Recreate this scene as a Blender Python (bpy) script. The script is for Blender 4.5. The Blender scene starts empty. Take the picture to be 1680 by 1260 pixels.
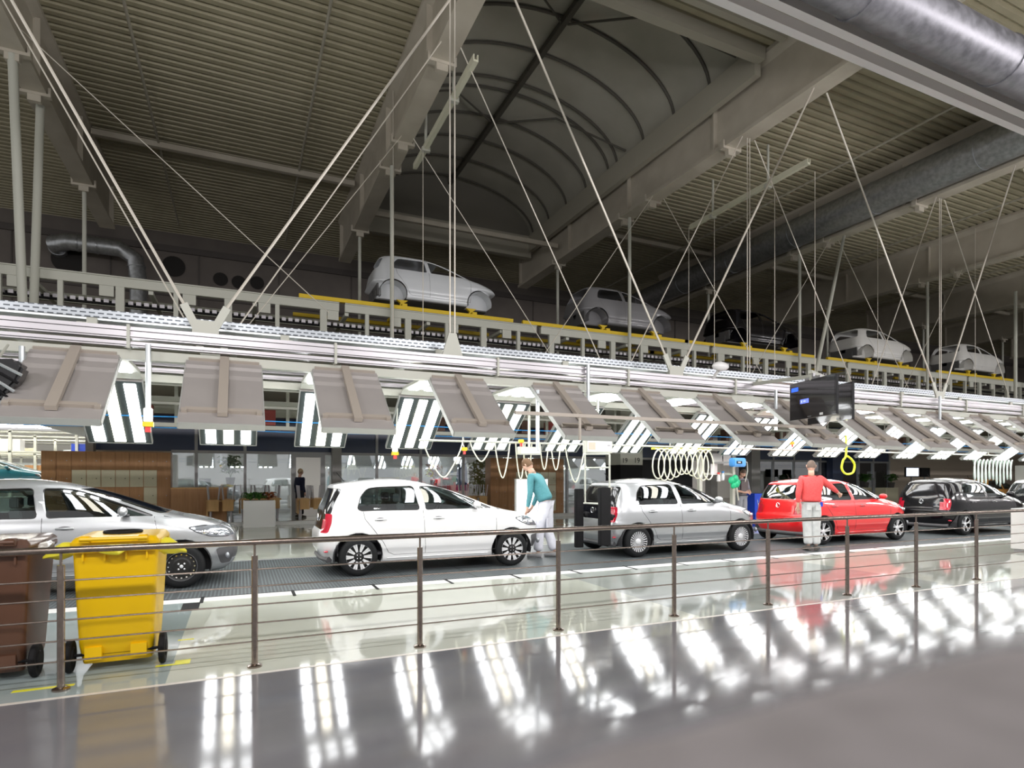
import bpy, bmesh, math, random
from mathutils import Vector, Matrix
random.seed(4)
C = bpy.context.scene
PI = math.pi
# ------------------------------------------------------------------ camera, world, exposure
TH = math.radians(24.42); FPX = 980.0; HOR = 783.0; CH = 1.5
cd = bpy.data.cameras.new('camera'); cam = bpy.data.objects.new('camera', cd); C.collection.objects.link(cam)
cam.location = (0, 0, CH); cam.rotation_euler = (PI/2, 0, -TH)
cd.sensor_width = 36; cd.lens = FPX/1680*36; cd.shift_y = (HOR-630)/1680
cd.clip_start = .05; cd.clip_end = 300
cd.dof.use_dof = True; cd.dof.focus_distance = 9.0; cd.dof.aperture_fstop = 2.0
C.camera = cam
w = bpy.data.worlds.new('hall_air'); C.world = w; w.use_nodes = True
w.node_tree.nodes['Background'].inputs[0].default_value = (.90, .88, .87, 1)
w.node_tree.nodes['Background'].inputs[1].default_value = .52
C.view_settings.view_transform = 'Standard'; C.view_settings.look = 'None'
C.view_settings.gamma = 1; C.view_settings.use_curve_mapping = False
C.view_settings.exposure = 0.5
TUBE = 7.0     # brightness of the canopy tubes
for k in range(9):                   # gallery lamps above and behind the camera, throwing their light on the front of the line
    ld = bpy.data.lights.new('gallery_lamp', 'AREA'); ld.shape = 'RECTANGLE'; ld.size = 3.0; ld.size_y = .35; ld.energy = 175; ld.color = (1, .955, .955)
    lo_ = bpy.data.objects.new('gallery_lamp', ld); C.collection.objects.link(lo_); lo_.location = (-7+k*6.0, .5, 5.7); lo_.rotation_euler = (math.radians(72), 0, 0)
def at(px, Y):                       # X of the point seen in column px on the line Y
    u = (px-840)/FPX; s, c = math.sin(TH), math.cos(TH)
    return Y*(s+u*c)/(c-u*s)
def zat(px, Y, py):                  # its height when seen in row py
    u = (px-840)/FPX; s, c = math.sin(TH), math.cos(TH)
    return CH+(HOR-py)/FPX*Y/(c-u*s)
# ------------------------------------------------------------------ materials
MT = {}
def mat(n, col, rough=.5, metal=0, spec=.5, coat=0, em=0, emc=None, trans=0, alpha=1, ior=1.5):
    if n in MT: return MT[n]
    m = bpy.data.materials.new(n); m.use_nodes = True; b = m.node_tree.nodes['Principled BSDF']; I = b.inputs
    I['Base Color'].default_value = (*col, 1); I['Roughness'].default_value = rough; I['Metallic'].default_value = metal
    I['Specular IOR Level'].default_value = spec; I['Coat Weight'].default_value = coat; I['Coat Roughness'].default_value = .03
    I['IOR'].default_value = ior
    if em: I['Emission Color'].default_value = (*(emc or col), 1); I['Emission Strength'].default_value = em
    if trans: I['Transmission Weight'].default_value = trans
    MT[n] = m; return m
def vary(n, c1, c2, scale=3, rough=.5, metal=0, spec=.5, coat=0, stretch=(1,1,1), detail=4, bump=0, r2=None, lo=.35, hi=.65):
    m = mat(n, c1, rough, metal, spec, coat); nt = m.node_tree; b = nt.nodes['Principled BSDF']
    tc = nt.nodes.new('ShaderNodeTexCoord'); mp = nt.nodes.new('ShaderNodeMapping'); mp.inputs['Scale'].default_value = stretch
    no = nt.nodes.new('ShaderNodeTexNoise'); no.inputs['Scale'].default_value = scale; no.inputs['Detail'].default_value = detail
    cr = nt.nodes.new('ShaderNodeValToRGB'); cr.color_ramp.elements[0].position = lo; cr.color_ramp.elements[1].position = hi
    cr.color_ramp.elements[0].color = (*c1, 1); cr.color_ramp.elements[1].color = (*c2, 1)
    L = nt.links.new
    L(tc.outputs['Object'], mp.inputs[0]); L(mp.outputs[0], no.inputs['Vector']); L(no.outputs[0], cr.inputs[0]); L(cr.outputs[0], b.inputs['Base Color'])
    if r2 is not None:
        mr = nt.nodes.new('ShaderNodeMapRange'); mr.inputs[3].default_value = rough; mr.inputs[4].default_value = r2
        mr.inputs[1].default_value = .3; mr.inputs[2].default_value = .7
        L(no.outputs[0], mr.inputs[0]); L(mr.outputs[0], b.inputs['Roughness'])
    if bump:
        bp = nt.nodes.new('ShaderNodeBump'); bp.inputs['Strength'].default_value = bump; L(no.outputs[0], bp.inputs['Height']); L(bp.outputs[0], b.inputs['Normal'])
    return m
def glassy(n, tint, fac=.15, rough=.02):            # thin pane: see-through with a mirror-like sheen
    m = bpy.data.materials.new(n); m.use_nodes = True; nt = m.node_tree; nt.nodes.clear()
    o = nt.nodes.new('ShaderNodeOutputMaterial'); mx = nt.nodes.new('ShaderNodeMixShader'); t = nt.nodes.new('ShaderNodeBsdfTransparent')
    g = nt.nodes.new('ShaderNodeBsdfGlossy'); fr = nt.nodes.new('ShaderNodeFresnel'); fr.inputs[0].default_value = 1.6
    ad = nt.nodes.new('ShaderNodeMath'); ad.operation = 'ADD'; ad.inputs[1].default_value = fac; ad.use_clamp = True
    t.inputs[0].default_value = (*tint, 1); g.inputs[1].default_value = rough; g.inputs[0].default_value = (.95, .97, 1, 1)
    L = nt.links.new; L(fr.outputs[0], ad.inputs[0]); L(ad.outputs[0], mx.inputs[0]); L(t.outputs[0], mx.inputs[1]); L(g.outputs[0], mx.inputs[2]); L(mx.outputs[0], o.inputs[0])
    MT[n] = m; return m
m_deck = vary('roof_deck', (.36,.33,.225), (.42,.385,.27), 1.2, .55)
m_beam = vary('beam_paint', (.47,.43,.355), (.54,.50,.42), 1.5, .55)
m_beamd = mat('purlin_paint', (.42,.40,.33), .6)
m_vault = vary('skylight_sheet', (.40,.39,.33), (.47,.46,.40), .8, .5)
m_rib = mat('skylight_rib', (.09,.085,.07), .6)
m_duct = vary('galvanised_duct', (.34,.355,.37), (.48,.50,.52), 9, .30, .8, stretch=(1,1,1), r2=.42)
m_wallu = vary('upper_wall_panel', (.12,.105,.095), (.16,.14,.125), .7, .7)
m_alu = mat('aluminium_rail', (.50,.485,.51), .36, .45)
m_pale = mat('pale_paint', (.52,.53,.465), .45)
m_galv = vary('galvanised_tray', (.55,.60,.62), (.66,.70,.72), 6, .35, .6)
m_taupe = vary('taupe_panel', (.41,.385,.375), (.45,.425,.41), 1.5, .42, .15)
m_taupe2 = mat('taupe_strut', (.47,.42,.365), .45, .1)
m_lip = mat('lip_grey', (.50,.51,.49), .4, .2)
m_tube = mat('lit_tube', (1,1,1), .4, em=TUBE, emc=(.97,.985,1))
m_tubew = mat('lit_tube_warm', (1,1,1), .4, em=TUBE*.85, emc=(1,.93,.76))
m_gap = mat('dark_reflector', (.07,.085,.085), .25, .2)
m_yel = mat('skid_yellow', (.72,.50,.01), .45)
m_dark = mat('dark_rubber', (.010,.010,.011), .7, spec=.2)
m_black = mat('gloss_black', (.008,.008,.01), .12, coat=.6)
m_steel = vary('brushed_steel', (.26,.215,.185), (.33,.275,.24), 30, .22, .95)
m_white = mat('white_lacquer', (.85,.85,.84), .35)
m_wood = vary('oak_veneer', (.44,.22,.085), (.50,.26,.11), 2.5, .45, stretch=(6,6,.6))
m_wood2 = vary('light_oak', (.62,.36,.12), (.70,.42,.16), 2.5, .4, stretch=(6,6,.6))
m_cream = mat('cream_locker', (.70,.66,.48), .45)
m_navy = mat('navy_panel', (.035,.055,.12), .25)
m_greyf = mat('grey_frame', (.38,.38,.39), .4, .3)
m_chrome = mat('chrome', (.85,.85,.87), .1, 1)
m_cable = mat('wire_cable', (.72,.68,.60), .45, .3)
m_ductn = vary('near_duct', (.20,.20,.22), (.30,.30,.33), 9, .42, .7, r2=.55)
m_hose = mat('cream_hose', (.80,.80,.64), .45)
m_beige = mat('beige_wall', (.52,.44,.36), .7)
m_blue = mat('blue_plastic', (.01,.06,.55), .4)
m_skin = mat('skin', (.66,.40,.30), .55)
m_pglass = glassy('wall_glass', (.85,.90,.92), .16)
m_cglass = glassy('car_glass', (.50,.60,.58), .05)
m_cglassd = glassy('car_glass_dark', (.10,.11,.12), .12)
# ------------------------------------------------------------------ mesh helpers
class MB:
    def __init__(s): s.v = []; s.f = []; s.mi = []; s.cur = 0
    def add(s, vs, fs):
        o = len(s.v); s.v += [tuple(v) for v in vs]; s.f += [tuple(i+o for i in f) for f in fs]; s.mi += [s.cur]*len(fs); return s
    def box(s, x0, x1, y0, y1, z0, z1, M=None):
        vs = [Vector((x, y, z)) for z in (z0, z1) for y in (y0, y1) for x in (x0, x1)]
        if M is not None: vs = [M @ v for v in vs]
        return s.add(vs, [(0,2,3,1),(4,5,7,6),(0,1,5,4),(2,6,7,3),(0,4,6,2),(1,3,7,5)])
    def bar(s, p, q, wd, h=None, up=(0,0,1)):        # rectangular bar between two points
        p, q = Vector(p), Vector(q); h = h or wd; d = (q-p).normalized(); u = Vector(up)
        if abs(d.dot(u)) > .98: u = Vector((0,1,0))
        a = d.cross(u).normalized()*wd/2; b = a.cross(d).normalized()*h/2
        vs = [p-a-b, p+a-b, p+a+b, p-a+b, q-a-b, q+a-b, q+a+b, q-a+b]
        return s.add(vs, [(3,2,1,0),(4,5,6,7),(0,1,5,4),(1,2,6,5),(2,3,7,6),(3,0,4,7)])
    def tube(s, pts, r, n=8, closed=False, cap=True):
        pts = [Vector(p) for p in pts]; k = len(pts); rr = r if isinstance(r, (list, tuple)) else [r]*k
        vs = []; pa = None
        for i, p in enumerate(pts):
            d = (pts[(i+1) % k] if closed or i < k-1 else p) - (pts[i-1] if closed or i > 0 else p)
            if d.length < 1e-9: d = Vector((0,0,1))
            d.normalize()
            if pa is None:
                u = Vector((0,0,1)) if abs(d.z) < .9 else Vector((0,1,0)); a = d.cross(u).normalized()
            else: a = (pa - d*pa.dot(d)).normalized()
            pa = a; b = d.cross(a)
            vs += [p + (a*math.cos(2*PI*j/n)+b*math.sin(2*PI*j/n))*rr[i] for j in range(n)]
        fs = []
        for i in range(k if closed else k-1):
            for j in range(n):
                i2 = (i+1) % k; fs.append((i*n+j, i*n+(j+1) % n, i2*n+(j+1) % n, i2*n+j))
        if cap and not closed: fs += [tuple(reversed(range(n))), tuple((k-1)*n+j for j in range(n))]
        return s.add(vs, fs)
    def lathe(s, prof, M=None, n=24):                # profile (r, z) turned about z
        vs = [Vector((r*math.cos(2*PI*j/n), r*math.sin(2*PI*j/n), z)) for r, z in prof for j in range(n)]
        if M is not None: vs = [M @ v for v in vs]
        return s.add(vs, [(i*n+j, i*n+(j+1) % n, (i+1)*n+(j+1) % n, (i+1)*n+j) for i in range(len(prof)-1) for j in range(n)])
    def prism(s, poly, y0, y1, M=None):              # polygon in (x, z) pushed along y
        k = len(poly); vs = [Vector((x, y, z)) for y in (y0, y1) for x, z in poly]
        if M is not None: vs = [M @ v for v in vs]
        return s.add(vs, [tuple(range(k)), tuple(reversed(range(k, 2*k)))]+[(i, i+k, (i+1) % k+k, (i+1) % k) for i in range(k)])
    def prismx(s, poly, x0, x1):                     # polygon in (y, z) pushed along x
        k = len(poly); vs = [Vector((x, y, z)) for x in (x0, x1) for y, z in poly]
        return s.add(vs, [tuple(reversed(range(k))), tuple(range(k, 2*k))]+[(i, (i+1) % k, (i+1) % k+k, i+k) for i in range(k)])
    def ball(s, c, r, n=12, m=8):
        rx, ry, rz = r if isinstance(r, tuple) else (r, r, r)
        vs = [(c[0]+rx*math.sin(PI*i/m)*math.cos(2*PI*j/n), c[1]+ry*math.sin(PI*i/m)*math.sin(2*PI*j/n), c[2]+rz*math.cos(PI*i/m)) for i in range(m+1) for j in range(n)]
        return s.add(vs, [(i*n+j, (i+1)*n+j, (i+1)*n+(j+1) % n, i*n+(j+1) % n) for i in range(m) for j in range(n)])
    def build(s, name, ms, parent=None, smooth=False, bevel=0):
        me = bpy.data.meshes.new(name); me.from_pydata(s.v, [], s.f)
        for m in (ms if isinstance(ms, (list, tuple)) else [ms]): me.materials.append(m)
        me.polygons.foreach_set('material_index', s.mi); me.validate(); me.update()
        bm = bmesh.new(); bm.from_mesh(me); bmesh.ops.recalc_face_normals(bm, faces=bm.faces)
        if bevel: bmesh.ops.bevel(bm, geom=[e for e in bm.edges], offset=bevel, segments=2, affect='EDGES', clamp_overlap=True)
        if smooth:
            for f in bm.faces: f.smooth = True
            for e in bm.edges:
                if len(e.link_faces) == 2 and e.calc_face_angle(0) > .7: e.smooth = False
        bm.to_mesh(me); bm.free()
        return link(name, me, parent)
def link(name, me, parent=None):
    o = bpy.data.objects.new(name, me); C.collection.objects.link(o)
    if parent: o.parent = parent
    return o
def tag(o, label=None, cat=None, group=None, kind=None):
    if label: o['label'] = label
    if cat: o['category'] = cat
    if group: o['group'] = group
    if kind: o['kind'] = kind
    return o
def thing(name, label, cat, loc=(0,0,0), rz=0, group=None):
    o = bpy.data.objects.new(name, None); C.collection.objects.link(o); o.location = loc; o.rotation_euler = (0,0,rz)
    o.empty_display_size = .1
    return tag(o, label, cat, group)
def st(o): return tag(o, kind='structure')
def dup(r, loc, rz=None, label=None, group=None, parent=None):
    c = r.copy(); C.collection.objects.link(c)
    if parent: c.parent = parent
    if loc is not None: c.location = loc
    if rz is not None: c.rotation_euler = (0,0,rz)
    if label: c['label'] = label
    if group: c['group'] = group
    for ch in list(r.children): dup(ch, None, parent=c)
    return c
def bx(x0, x1, y0, y1, z0, z1): return MB().box(x0, x1, y0, y1, z0, z1)
def lerp(t, a): # piecewise linear/smooth table lookup
    if t <= a[0][0]: return a[0][1]
    for (x0, y0), (x1, y1) in zip(a, a[1:]):
        if t <= x1:
            return y0+(y1-y0)*(t-x0)/(x1-x0)
    return a[-1][1]
def smooth_pts(P, k=6):
    P = [Vector(p) for p in P]; out = []
    for i in range(len(P)-1):
        a, b, c, d = P[max(0, i-1)], P[i], P[i+1], P[min(len(P)-1, i+2)]
        for j in range(k):
            t = j/k; out.append(.5*((2*b)+(c-a)*t+(2*a-5*b+4*c-d)*t*t+(3*b-a-3*c+d)*t**3))
    return out+[P[-1]]
def catmull(t, a):
    n = len(a)
    if t <= a[0][0]: return a[0][1]
    if t >= a[-1][0]: return a[-1][1]
    for i in range(n-1):
        if t <= a[i+1][0]:
            x0, y0 = a[i]; x1, y1 = a[i+1]; h = x1-x0; s = (t-x0)/h; d = (y1-y0)/h
            def sl(j):
                if j <= 0: return (a[1][1]-a[0][1])/(a[1][0]-a[0][0])
                if j >= n-1: return (a[-1][1]-a[-2][1])/(a[-1][0]-a[-2][0])
                l = (a[j][1]-a[j-1][1])/(a[j][0]-a[j-1][0]); r = (a[j+1][1]-a[j][1])/(a[j+1][0]-a[j][0])
                return 0 if l*r <= 0 else 2*l*r/(l+r)
            m0, m1 = sl(i), sl(i+1)
            return (2*s**3-3*s**2+1)*y0+(s**3-2*s**2+s)*h*m0+(-2*s**3+3*s**2)*y1+(s**3-s**2)*h*m1
ORD = ['first','second','third','fourth','fifth','sixth','seventh','eighth','ninth','tenth','eleventh','twelfth','thirteenth','fourteenth','fifteenth','sixteenth','seventeenth','eighteenth','nineteenth','twentieth']
# ================================================================== THE HALL
# floors
def floor_mat(n, c1, c2, rough, r2, scale=1.2, spec=.5, coat=0):
    m = vary(n, c1, c2, scale, rough, 0, spec, coat, r2=r2); return m
m_fd = floor_mat('dark_epoxy', (.17,.172,.19), (.21,.208,.22), .07, .11, 1.0, .6)
m_fp = floor_mat('pale_epoxy', (.60,.63,.55), (.66,.69,.61), .04, .08, .8, .6)
m_fb = floor_mat('blue_grey_epoxy', (.33,.40,.40), (.38,.45,.45), .04, .08, .8, .6)
def belt_mat():
    m = mat('ribbed_belt', (.085,.10,.105), .5); nt = m.node_tree; b = nt.nodes['Principled BSDF']
    tc = nt.nodes.new('ShaderNodeTexCoord'); sp = nt.nodes.new('ShaderNodeSeparateXYZ'); L = nt.links.new
    L(tc.outputs['Object'], sp.inputs[0])
    def wave(out, f):
        a = nt.nodes.new('ShaderNodeMath'); a.operation = 'MULTIPLY'; a.inputs[1].default_value = f
        s_ = nt.nodes.new('ShaderNodeMath'); s_.operation = 'SINE'; L(out, a.inputs[0]); L(a.outputs[0], s_.inputs[0]); return s_
    w1 = wave(sp.outputs['X'], 2*PI/.045); w2 = wave(sp.outputs['X'], 2*PI/1.0)
    g = nt.nodes.new('ShaderNodeMath'); g.operation = 'GREATER_THAN'; g.inputs[1].default_value = .25; L(w1.outputs[0], g.inputs[0])
    g2 = nt.nodes.new('ShaderNodeMath'); g2.operation = 'LESS_THAN'; g2.inputs[1].default_value = .995; L(w2.outputs[0], g2.inputs[0])
    mm = nt.nodes.new('ShaderNodeMath'); mm.operation = 'MULTIPLY'; L(g.outputs[0], mm.inputs[0]); L(g2.outputs[0], mm.inputs[1])
    mx = nt.nodes.new('ShaderNodeMix'); mx.data_type = 'RGBA'; mx.inputs[6].default_value = (.055,.063,.068, 1); mx.inputs[7].default_value = (.135,.158,.165, 1)
    L(mm.outputs[0], mx.inputs[0]); L(mx.outputs[2], b.inputs['Base Color']); return m
m_belt = belt_mat()
m_fg = floor_mat('grey_green_epoxy', (.44,.485,.45), (.49,.53,.50), .04, .08, .8, .6)
YB, YF = 4.97, 8.1
st(bx(-16, 75, -10, YB, -.1, 0).build('floor', m_fd))
st(bx(-.5, 4.5, YB, YF, -.1, 0).build('floor', m_fp)); st(bx(4.5, 9.05, YB, YF, -.1, 0).build('floor', m_fg)); st(bx(9.05, 75, YB, YF, -.1, 0).build('floor', m_fp))
st(bx(-16, -.5, YB, YF, -.1, 0).build('floor', m_fb))
st(bx(-16, 75, YF+.24, 11.75, -.1, -.002).build('floor', m_belt))
st(bx(-16, 75, 11.75, 46, -.1, 0).build('floor', m_fp))
st(bx(-16, 75, YF, YF+.24, -.1, .004).build('trim_1', m_white))
b = MB()
for k in range(70): b.box(-12+k*1.05, -11.96+k*1.05, YF-.1, YF+.3, .004, .0065)
b.box(-16, 75, YF+.24, YF+.262, .0, .007)
st(b.build('trim_2', m_dark))
st(bx(-16, 75, YB-.02, YB+.02, 0, .002).build('trim_3', mat('pale_line', (.70,.66,.60), .3)))
st(bx(-16, 75, 11.72, 11.8, -.05, .006).build('trim_4', m_greyf))
st(bx(-1.7, 75, 20.1, 20.3, 0, .11).build('trim_5', m_white))
st(bx(-.62, -.44, YF-.42, YF-.04, 0, .003).build('trim_6', m_dark))
# roof deck: real ribs running along the cars' direction
def deck(x0, x1, y0, y1, z=11.5):
    b = MB(); n = int((y1-y0)/.25); vs = []; prof = []
    for k in range(n):
        y = y0+k*.25
        prof += [(y, z), (y+.12, z), (y+.145, z+.075), (y+.225, z+.075)]
    prof.append((y0+n*.25, z))
    for x in (x0, x1): vs += [(x, y, zz) for y, zz in prof]
    k = len(prof); b.add(vs, [(i, i+1, k+i+1, k+i) for i in range(k-1)])
    return st(b.build('ceiling', m_deck))
deck(-16, 3.95, -6, 28); deck(3.95, 11.15, -6, 10.5); deck(3.95, 11.15, 22.75, 28); deck(11.15, 75, -6, 28)
for x0, x1, y0, y1 in ((-16, 3.95, -6, 28), (3.95, 11.15, -6, 10.4), (3.95, 11.15, 22.75, 28), (11.15, 75, -6, 28)): st(bx(x0, x1, y0, y1, 11.66, 11.8).build('ceiling', m_deck))
# vaulted skylight
vx0, vx1, vz, va = 4.0, 11.1, 11.6, 1.75
def arch(t): return (vx0+(vx1-vx0)*(1-math.cos(t))/2, vz+va*math.sin(t))
b = MB(); N = 28
vs = [(arch(PI*i/N)[0], y, arch(PI*i/N)[1]) for y in (10.5, 22.6) for i in range(N+1)]
b.add(vs, [(i, i+1, N+2+i, N+1+i) for i in range(N)])
st(b.build('window_1', m_vault, smooth=True))
b = MB(); b.prism([arch(PI*i/N) for i in range(N+1)], 22.6, 22.7); st(b.build('wall_vault_end', mat('vault_end', (.20,.19,.16), .6)))
b = MB(); b.prism([arch(PI*i/N) for i in range(N+1)], 10.4, 10.5); st(b.build('wall_vault_front', m_beamd))
sk = [10.6, 12.0, 13.4, 14.8, 16.2, 16.7, 18.1, 19.5, 20.9, 22.3]
for y in sk:
    st(MB().tube([(arch(PI*i/N)[0], y, arch(PI*i/N)[1]-.05) for i in range(N+1)], .045, 6).build('trim_8', m_rib, smooth=True))
st(bx(7.48, 7.62, 10.5, 22.6, 13.10, 13.26).build('trim_9', m_rib))
for k, (ya, yb) in enumerate(((13.4, 11.0), (18.1, 15.6))):
    st(MB().tube([(arch(PI*.5)[0]+.1, ya, 13.15), (9.2, (ya+yb)/2, 13.0), (11.0, yb, 11.75)], .03, 6).build('trim_10', m_rib))
    st(MB().tube([(arch(PI*.5)[0]-.1, ya, 13.15), (5.8, (ya+yb)/2, 13.0), (4.1, yb, 11.75)], .03, 6).build('trim_11', m_rib))
st(bx(10.98, 11.16, 10.4, 22.8, 10.95, 11.62).build('trim_12', m_beamd))
st(bx(3.95, 4.1, 10.4, 22.8, 10.95, 11.62).build('trim_12', m_beamd))
st(bx(4.0, 11.1, 22.5, 22.75, 10.7, 11.6).build('trim_13', m_beamd))
b = MB(); b.box(4.0, 11.1, 10.2, 10.42, 11.22, 11.5).box(4.0, 11.1, 9.6, 9.75, 11.3, 11.5).box(4, 11.1, 8.7, 8.82, 11.3, 11.5); st(b.build('trim_14', m_beamd))
# roof beams
BX = [-11.8, -4.1, 3.7, 11.4, 19.1, 26.8, 34.5, 42.2, 49.9, 57.6]
BN = ['roof beam outside the left edge', 'leftmost roof beam', 'roof beam left of the vaulted skylight', 'roof beam right of the vaulted skylight', 'roof beam carrying the round grey duct',
      'first roof beam past the grey duct', 'second roof beam past the grey duct', 'third roof beam past the grey duct', 'fourth roof beam past the grey duct', 'last roof beam far right']
for i, x in enumerate(BX):
    if i == 0: continue
    t = thing('roof_beam', 'pale steel '+BN[i]+', running back under the ceiling', 'beam', (x, 0, 9.9), group='roof beams')
    bx(-.075, .075, -5, 24, .1, 1.5).build('web', m_beam, t)
    MB().prism([(-.24,1.6),(-.24,1.5),(-.075,1.36),(.075,1.36),(.24,1.5),(.24,1.6)], -5, 24).build('top_flange', m_beam, t)
    bx(-.225, .225, -5, 24, 0, .1).build('bottom_flange', m_beam, t)
    for y in (8.2, 12, 15.8, 19.6, 23.9): bx(-.2, .2, y-.02, y+.02, .1, 1.4).build('stiffener', m_beam, t)
    for y in (11.6, 14.8, 16.2, 20.7):
        b = MB(); b.box(-.30, .30, y-.07, y+.07, -.06, 0).box(-.30, -.25, y-.07, y+.07, 0, .14).box(.25, .30, y-.07, y+.07, 0, .14).box(-.12, .12, y-.06, y+.06, -.2, -.06)
        b.build('clamp', m_beam, t)
# long pipes and purlins below the deck
for i, (x, nm) in enumerate([(-2.2, 'left'), (1.7, 'right')]):
    b = MB().tube([(x, -4, 11.33), (x, 26.5, 11.33)], .035, 8)
    tag(b.build('ceiling_pipe', m_beamd, smooth=True), 'thin %s pipe under the ceiling of the leftmost bay' % nm, 'pipe', 'pipes under the ceiling')
for i in range(1, 8):
    x = BX[i]+5.6 if i != 2 else None
    if x and i > 2: tag(MB().tube([(x, -4, 11.2), (x, 26.5, 11.2)], .035, 8).build('ceiling_pipe', m_beamd, smooth=True), 'thin ceiling pipe right of the %s' % BN[i], 'pipe', 'pipes under the ceiling')
for i in range(1, 9):
    x0, x1 = BX[i]+.25, BX[i+1]-.25
    z0 = 11.2 if i != 2 else 10.35
    tag(MB().box(x0, x1, 20.25, 20.4, z0, z0+.16).build('purlin', m_beam), 'pale cross member right of the %s' % BN[i], 'purlin', 'cross members under the roof')
# upper back wall with round openings
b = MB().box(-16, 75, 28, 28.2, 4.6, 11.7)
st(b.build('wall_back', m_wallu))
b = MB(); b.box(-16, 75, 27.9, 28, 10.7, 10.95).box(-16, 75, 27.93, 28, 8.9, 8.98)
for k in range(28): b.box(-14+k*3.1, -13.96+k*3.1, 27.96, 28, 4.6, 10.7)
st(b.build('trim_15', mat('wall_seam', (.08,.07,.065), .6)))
m_hole = mat('vent_hole', (.015,.013,.012), .8)
b = MB()
def disc(bb, x, y, z, r, n=24): bb.add([(x+r*math.cos(2*PI*j/n), y, z+r*math.sin(2*PI*j/n)) for j in range(n)], [tuple(range(n))])
for px, py, r in ((112, 425, .55), (285, 437, .42), (362, 458, .28), (392, 463, .28), (422, 464, .28), (700, 455, .3)):
    disc(b, at(px, 27.95), 27.95, zat(px, 27.95, py), r)
st(b.build('trim_16', m_hole))
# mezzanine slab that carries the body conveyor
st(bx(-16, 75, 14.4, 28, 4.35, 4.6).build('ceiling', m_beamd))
# lower rear rooms
st(bx(-16, 75, 45.8, 46, 0, 4.4).build('wall_far', mat('far_wall', (.50,.49,.45), .7)))
st(bx(75, 75.2, -10, 46, 0, 11.8).build('wall_right', m_wallu))
# ================================================================== CARS
def Fn(z):
    if z > 1.37: return -.64+1.93*math.sqrt(max(0, 1.481-z))
    return catmull(z, [(.18,1.72),(.28,1.82),(.42,1.865),(.58,1.855),(.68,1.835),(.76,1.775),(.83,1.64),(.90,1.43),(.965,1.14),(1.01,.995),(1.10,.765),(1.20,.52),(1.30,.25),(1.37,.005)])
def Rn(z):
    if z > 1.375: return -.64-2.64*math.sqrt(max(0, 1.481-z))
    return catmull(z, [(.18,-1.60),(.30,-1.70),(.42,-1.74),(.60,-1.74),(.70,-1.705),(.85,-1.68),(.98,-1.655),(1.10,-1.615),(1.22,-1.565),(1.33,-1.52),(1.375,-1.50)])
def Wn(z):
    if z > 1.38: return 1.8*(max(0, 1.481-z))**.5*(1+3*(1.481-z)*(z-1.38)/.0025*.05)
    return catmull(z, [(.18,.745),(.24,.785),(.30,.79),(.36,.80),(.41,.822),(.55,.828),(.70,.828),(.82,.818),(.90,.80),(.97,.775),(1.10,.735),(1.22,.685),(1.32,.63),(1.38,.572)])
def Nf(z): return catmull(z, [(.18,3.6),(.6,4.2),(.85,4.9),(.97,5.6),(1.35,5.6),(1.42,4),(1.48,2.4)])
def Nr(z): return catmull(z, [(.18,5),(.6,6.5),(1.0,6.0),(1.35,5.0),(1.48,2.6)])
def halfy(x, z):
    xf, xr = Fn(z), Rn(z); xc = (xf+xr)/2; a = (xf-xr)/2; s = (x-xc)/a; n = Nf(z) if s > 0 else Nr(z)
    return Wn(z)*max(0, 1-min(1, abs(s))**n)**(1/n)
def body_bm(shell):
    zs = [.18,.21,.24,.28,.32,.36,.39,.42,.47,.52,.57,.61,.65,.68,.71,.735,.76,.78,.80,.82,.84,.86,.88,.90,.92,.94,.96,.98,1.0,1.02,1.05,1.08,1.12,1.16,1.20,1.24,1.28,1.31,1.34,1.36,1.38,1.395,1.41,1.425,1.44,1.45,1.46,1.467,1.473,1.477,1.4795,1.4805]
    bm = bmesh.new(); rings = []
    for z in zs:
        f = shell and z < .62; xf, xr = Fn(z), Rn(z)
        if shell: xf = min(xf, 1.40+z*.38 if z < .7 else 9); xr = max(xr, -1.60 if z < .6 else -9)
        xc = (xf+xr)/2; a = (xf-xr)/2; w_ = Wn(z)
        half = []
        def P(s, n): return (xc+a*s, w_*max(0, 1-abs(s)**n)**(1/n))
        n = Nf(z); sc = .5**(1/n)
        for i in range(9): t = i/9*sc; half.append((xc+a*(1-t**n)**(1/n), w_*t))
        for i in range(13): s_ = sc*(1-i/13); half.append(P(s_, n))
        n = Nr(z); sc = .5**(1/n)
        for i in range(13): s_ = -sc*i/13; half.append(P(s_, n))
        for i in range(8): t = sc*(1-i/8); half.append((xc-a*(1-t**n)**(1/n), w_*t))
        half.append((xc-a, 0))
        ring = [(x, -y) for x, y in half]+[(x, y) for x, y in reversed(half[1:-1])]
        rings.append([bm.verts.new((x, y, z)) for x, y in ring])
    k = len(rings[0])
    for r0, r1 in zip(rings, rings[1:]):
        for j in range(k): bm.faces.new((r0[j], r0[(j+1) % k], r1[(j+1) % k], r1[j]))
    bm.faces.new(rings[-1])
    bmesh.ops.recalc_face_normals(bm, faces=bm.faces)
    return bm
def inpoly(p, poly):
    x, y = p; c = False; j = len(poly)-1
    for i in range(len(poly)):
        xi, yi = poly[i]; xj, yj = poly[j]
        if (yi > y) != (yj > y) and x < (xj-xi)*(y-yi)/(yj-yi)+xi: c = not c
        j = i
    return c
def roundp(poly, r, k=3):
    out = []; n = len(poly)
    for i in range(n):
        p = Vector(poly[i]); a = (Vector(poly[i-1])-p); b = (Vector(poly[(i+1) % n])-p); d = min(r, a.length*.45, b.length*.45)
        A = p+a.normalized()*d; B = p+b.normalized()*d
        for j in range(k+1):
            t = j/k; q = A*(1-t)**2+p*2*t*(1-t)+B*t*t; out.append((q.x, q.y))
    return out
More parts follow.
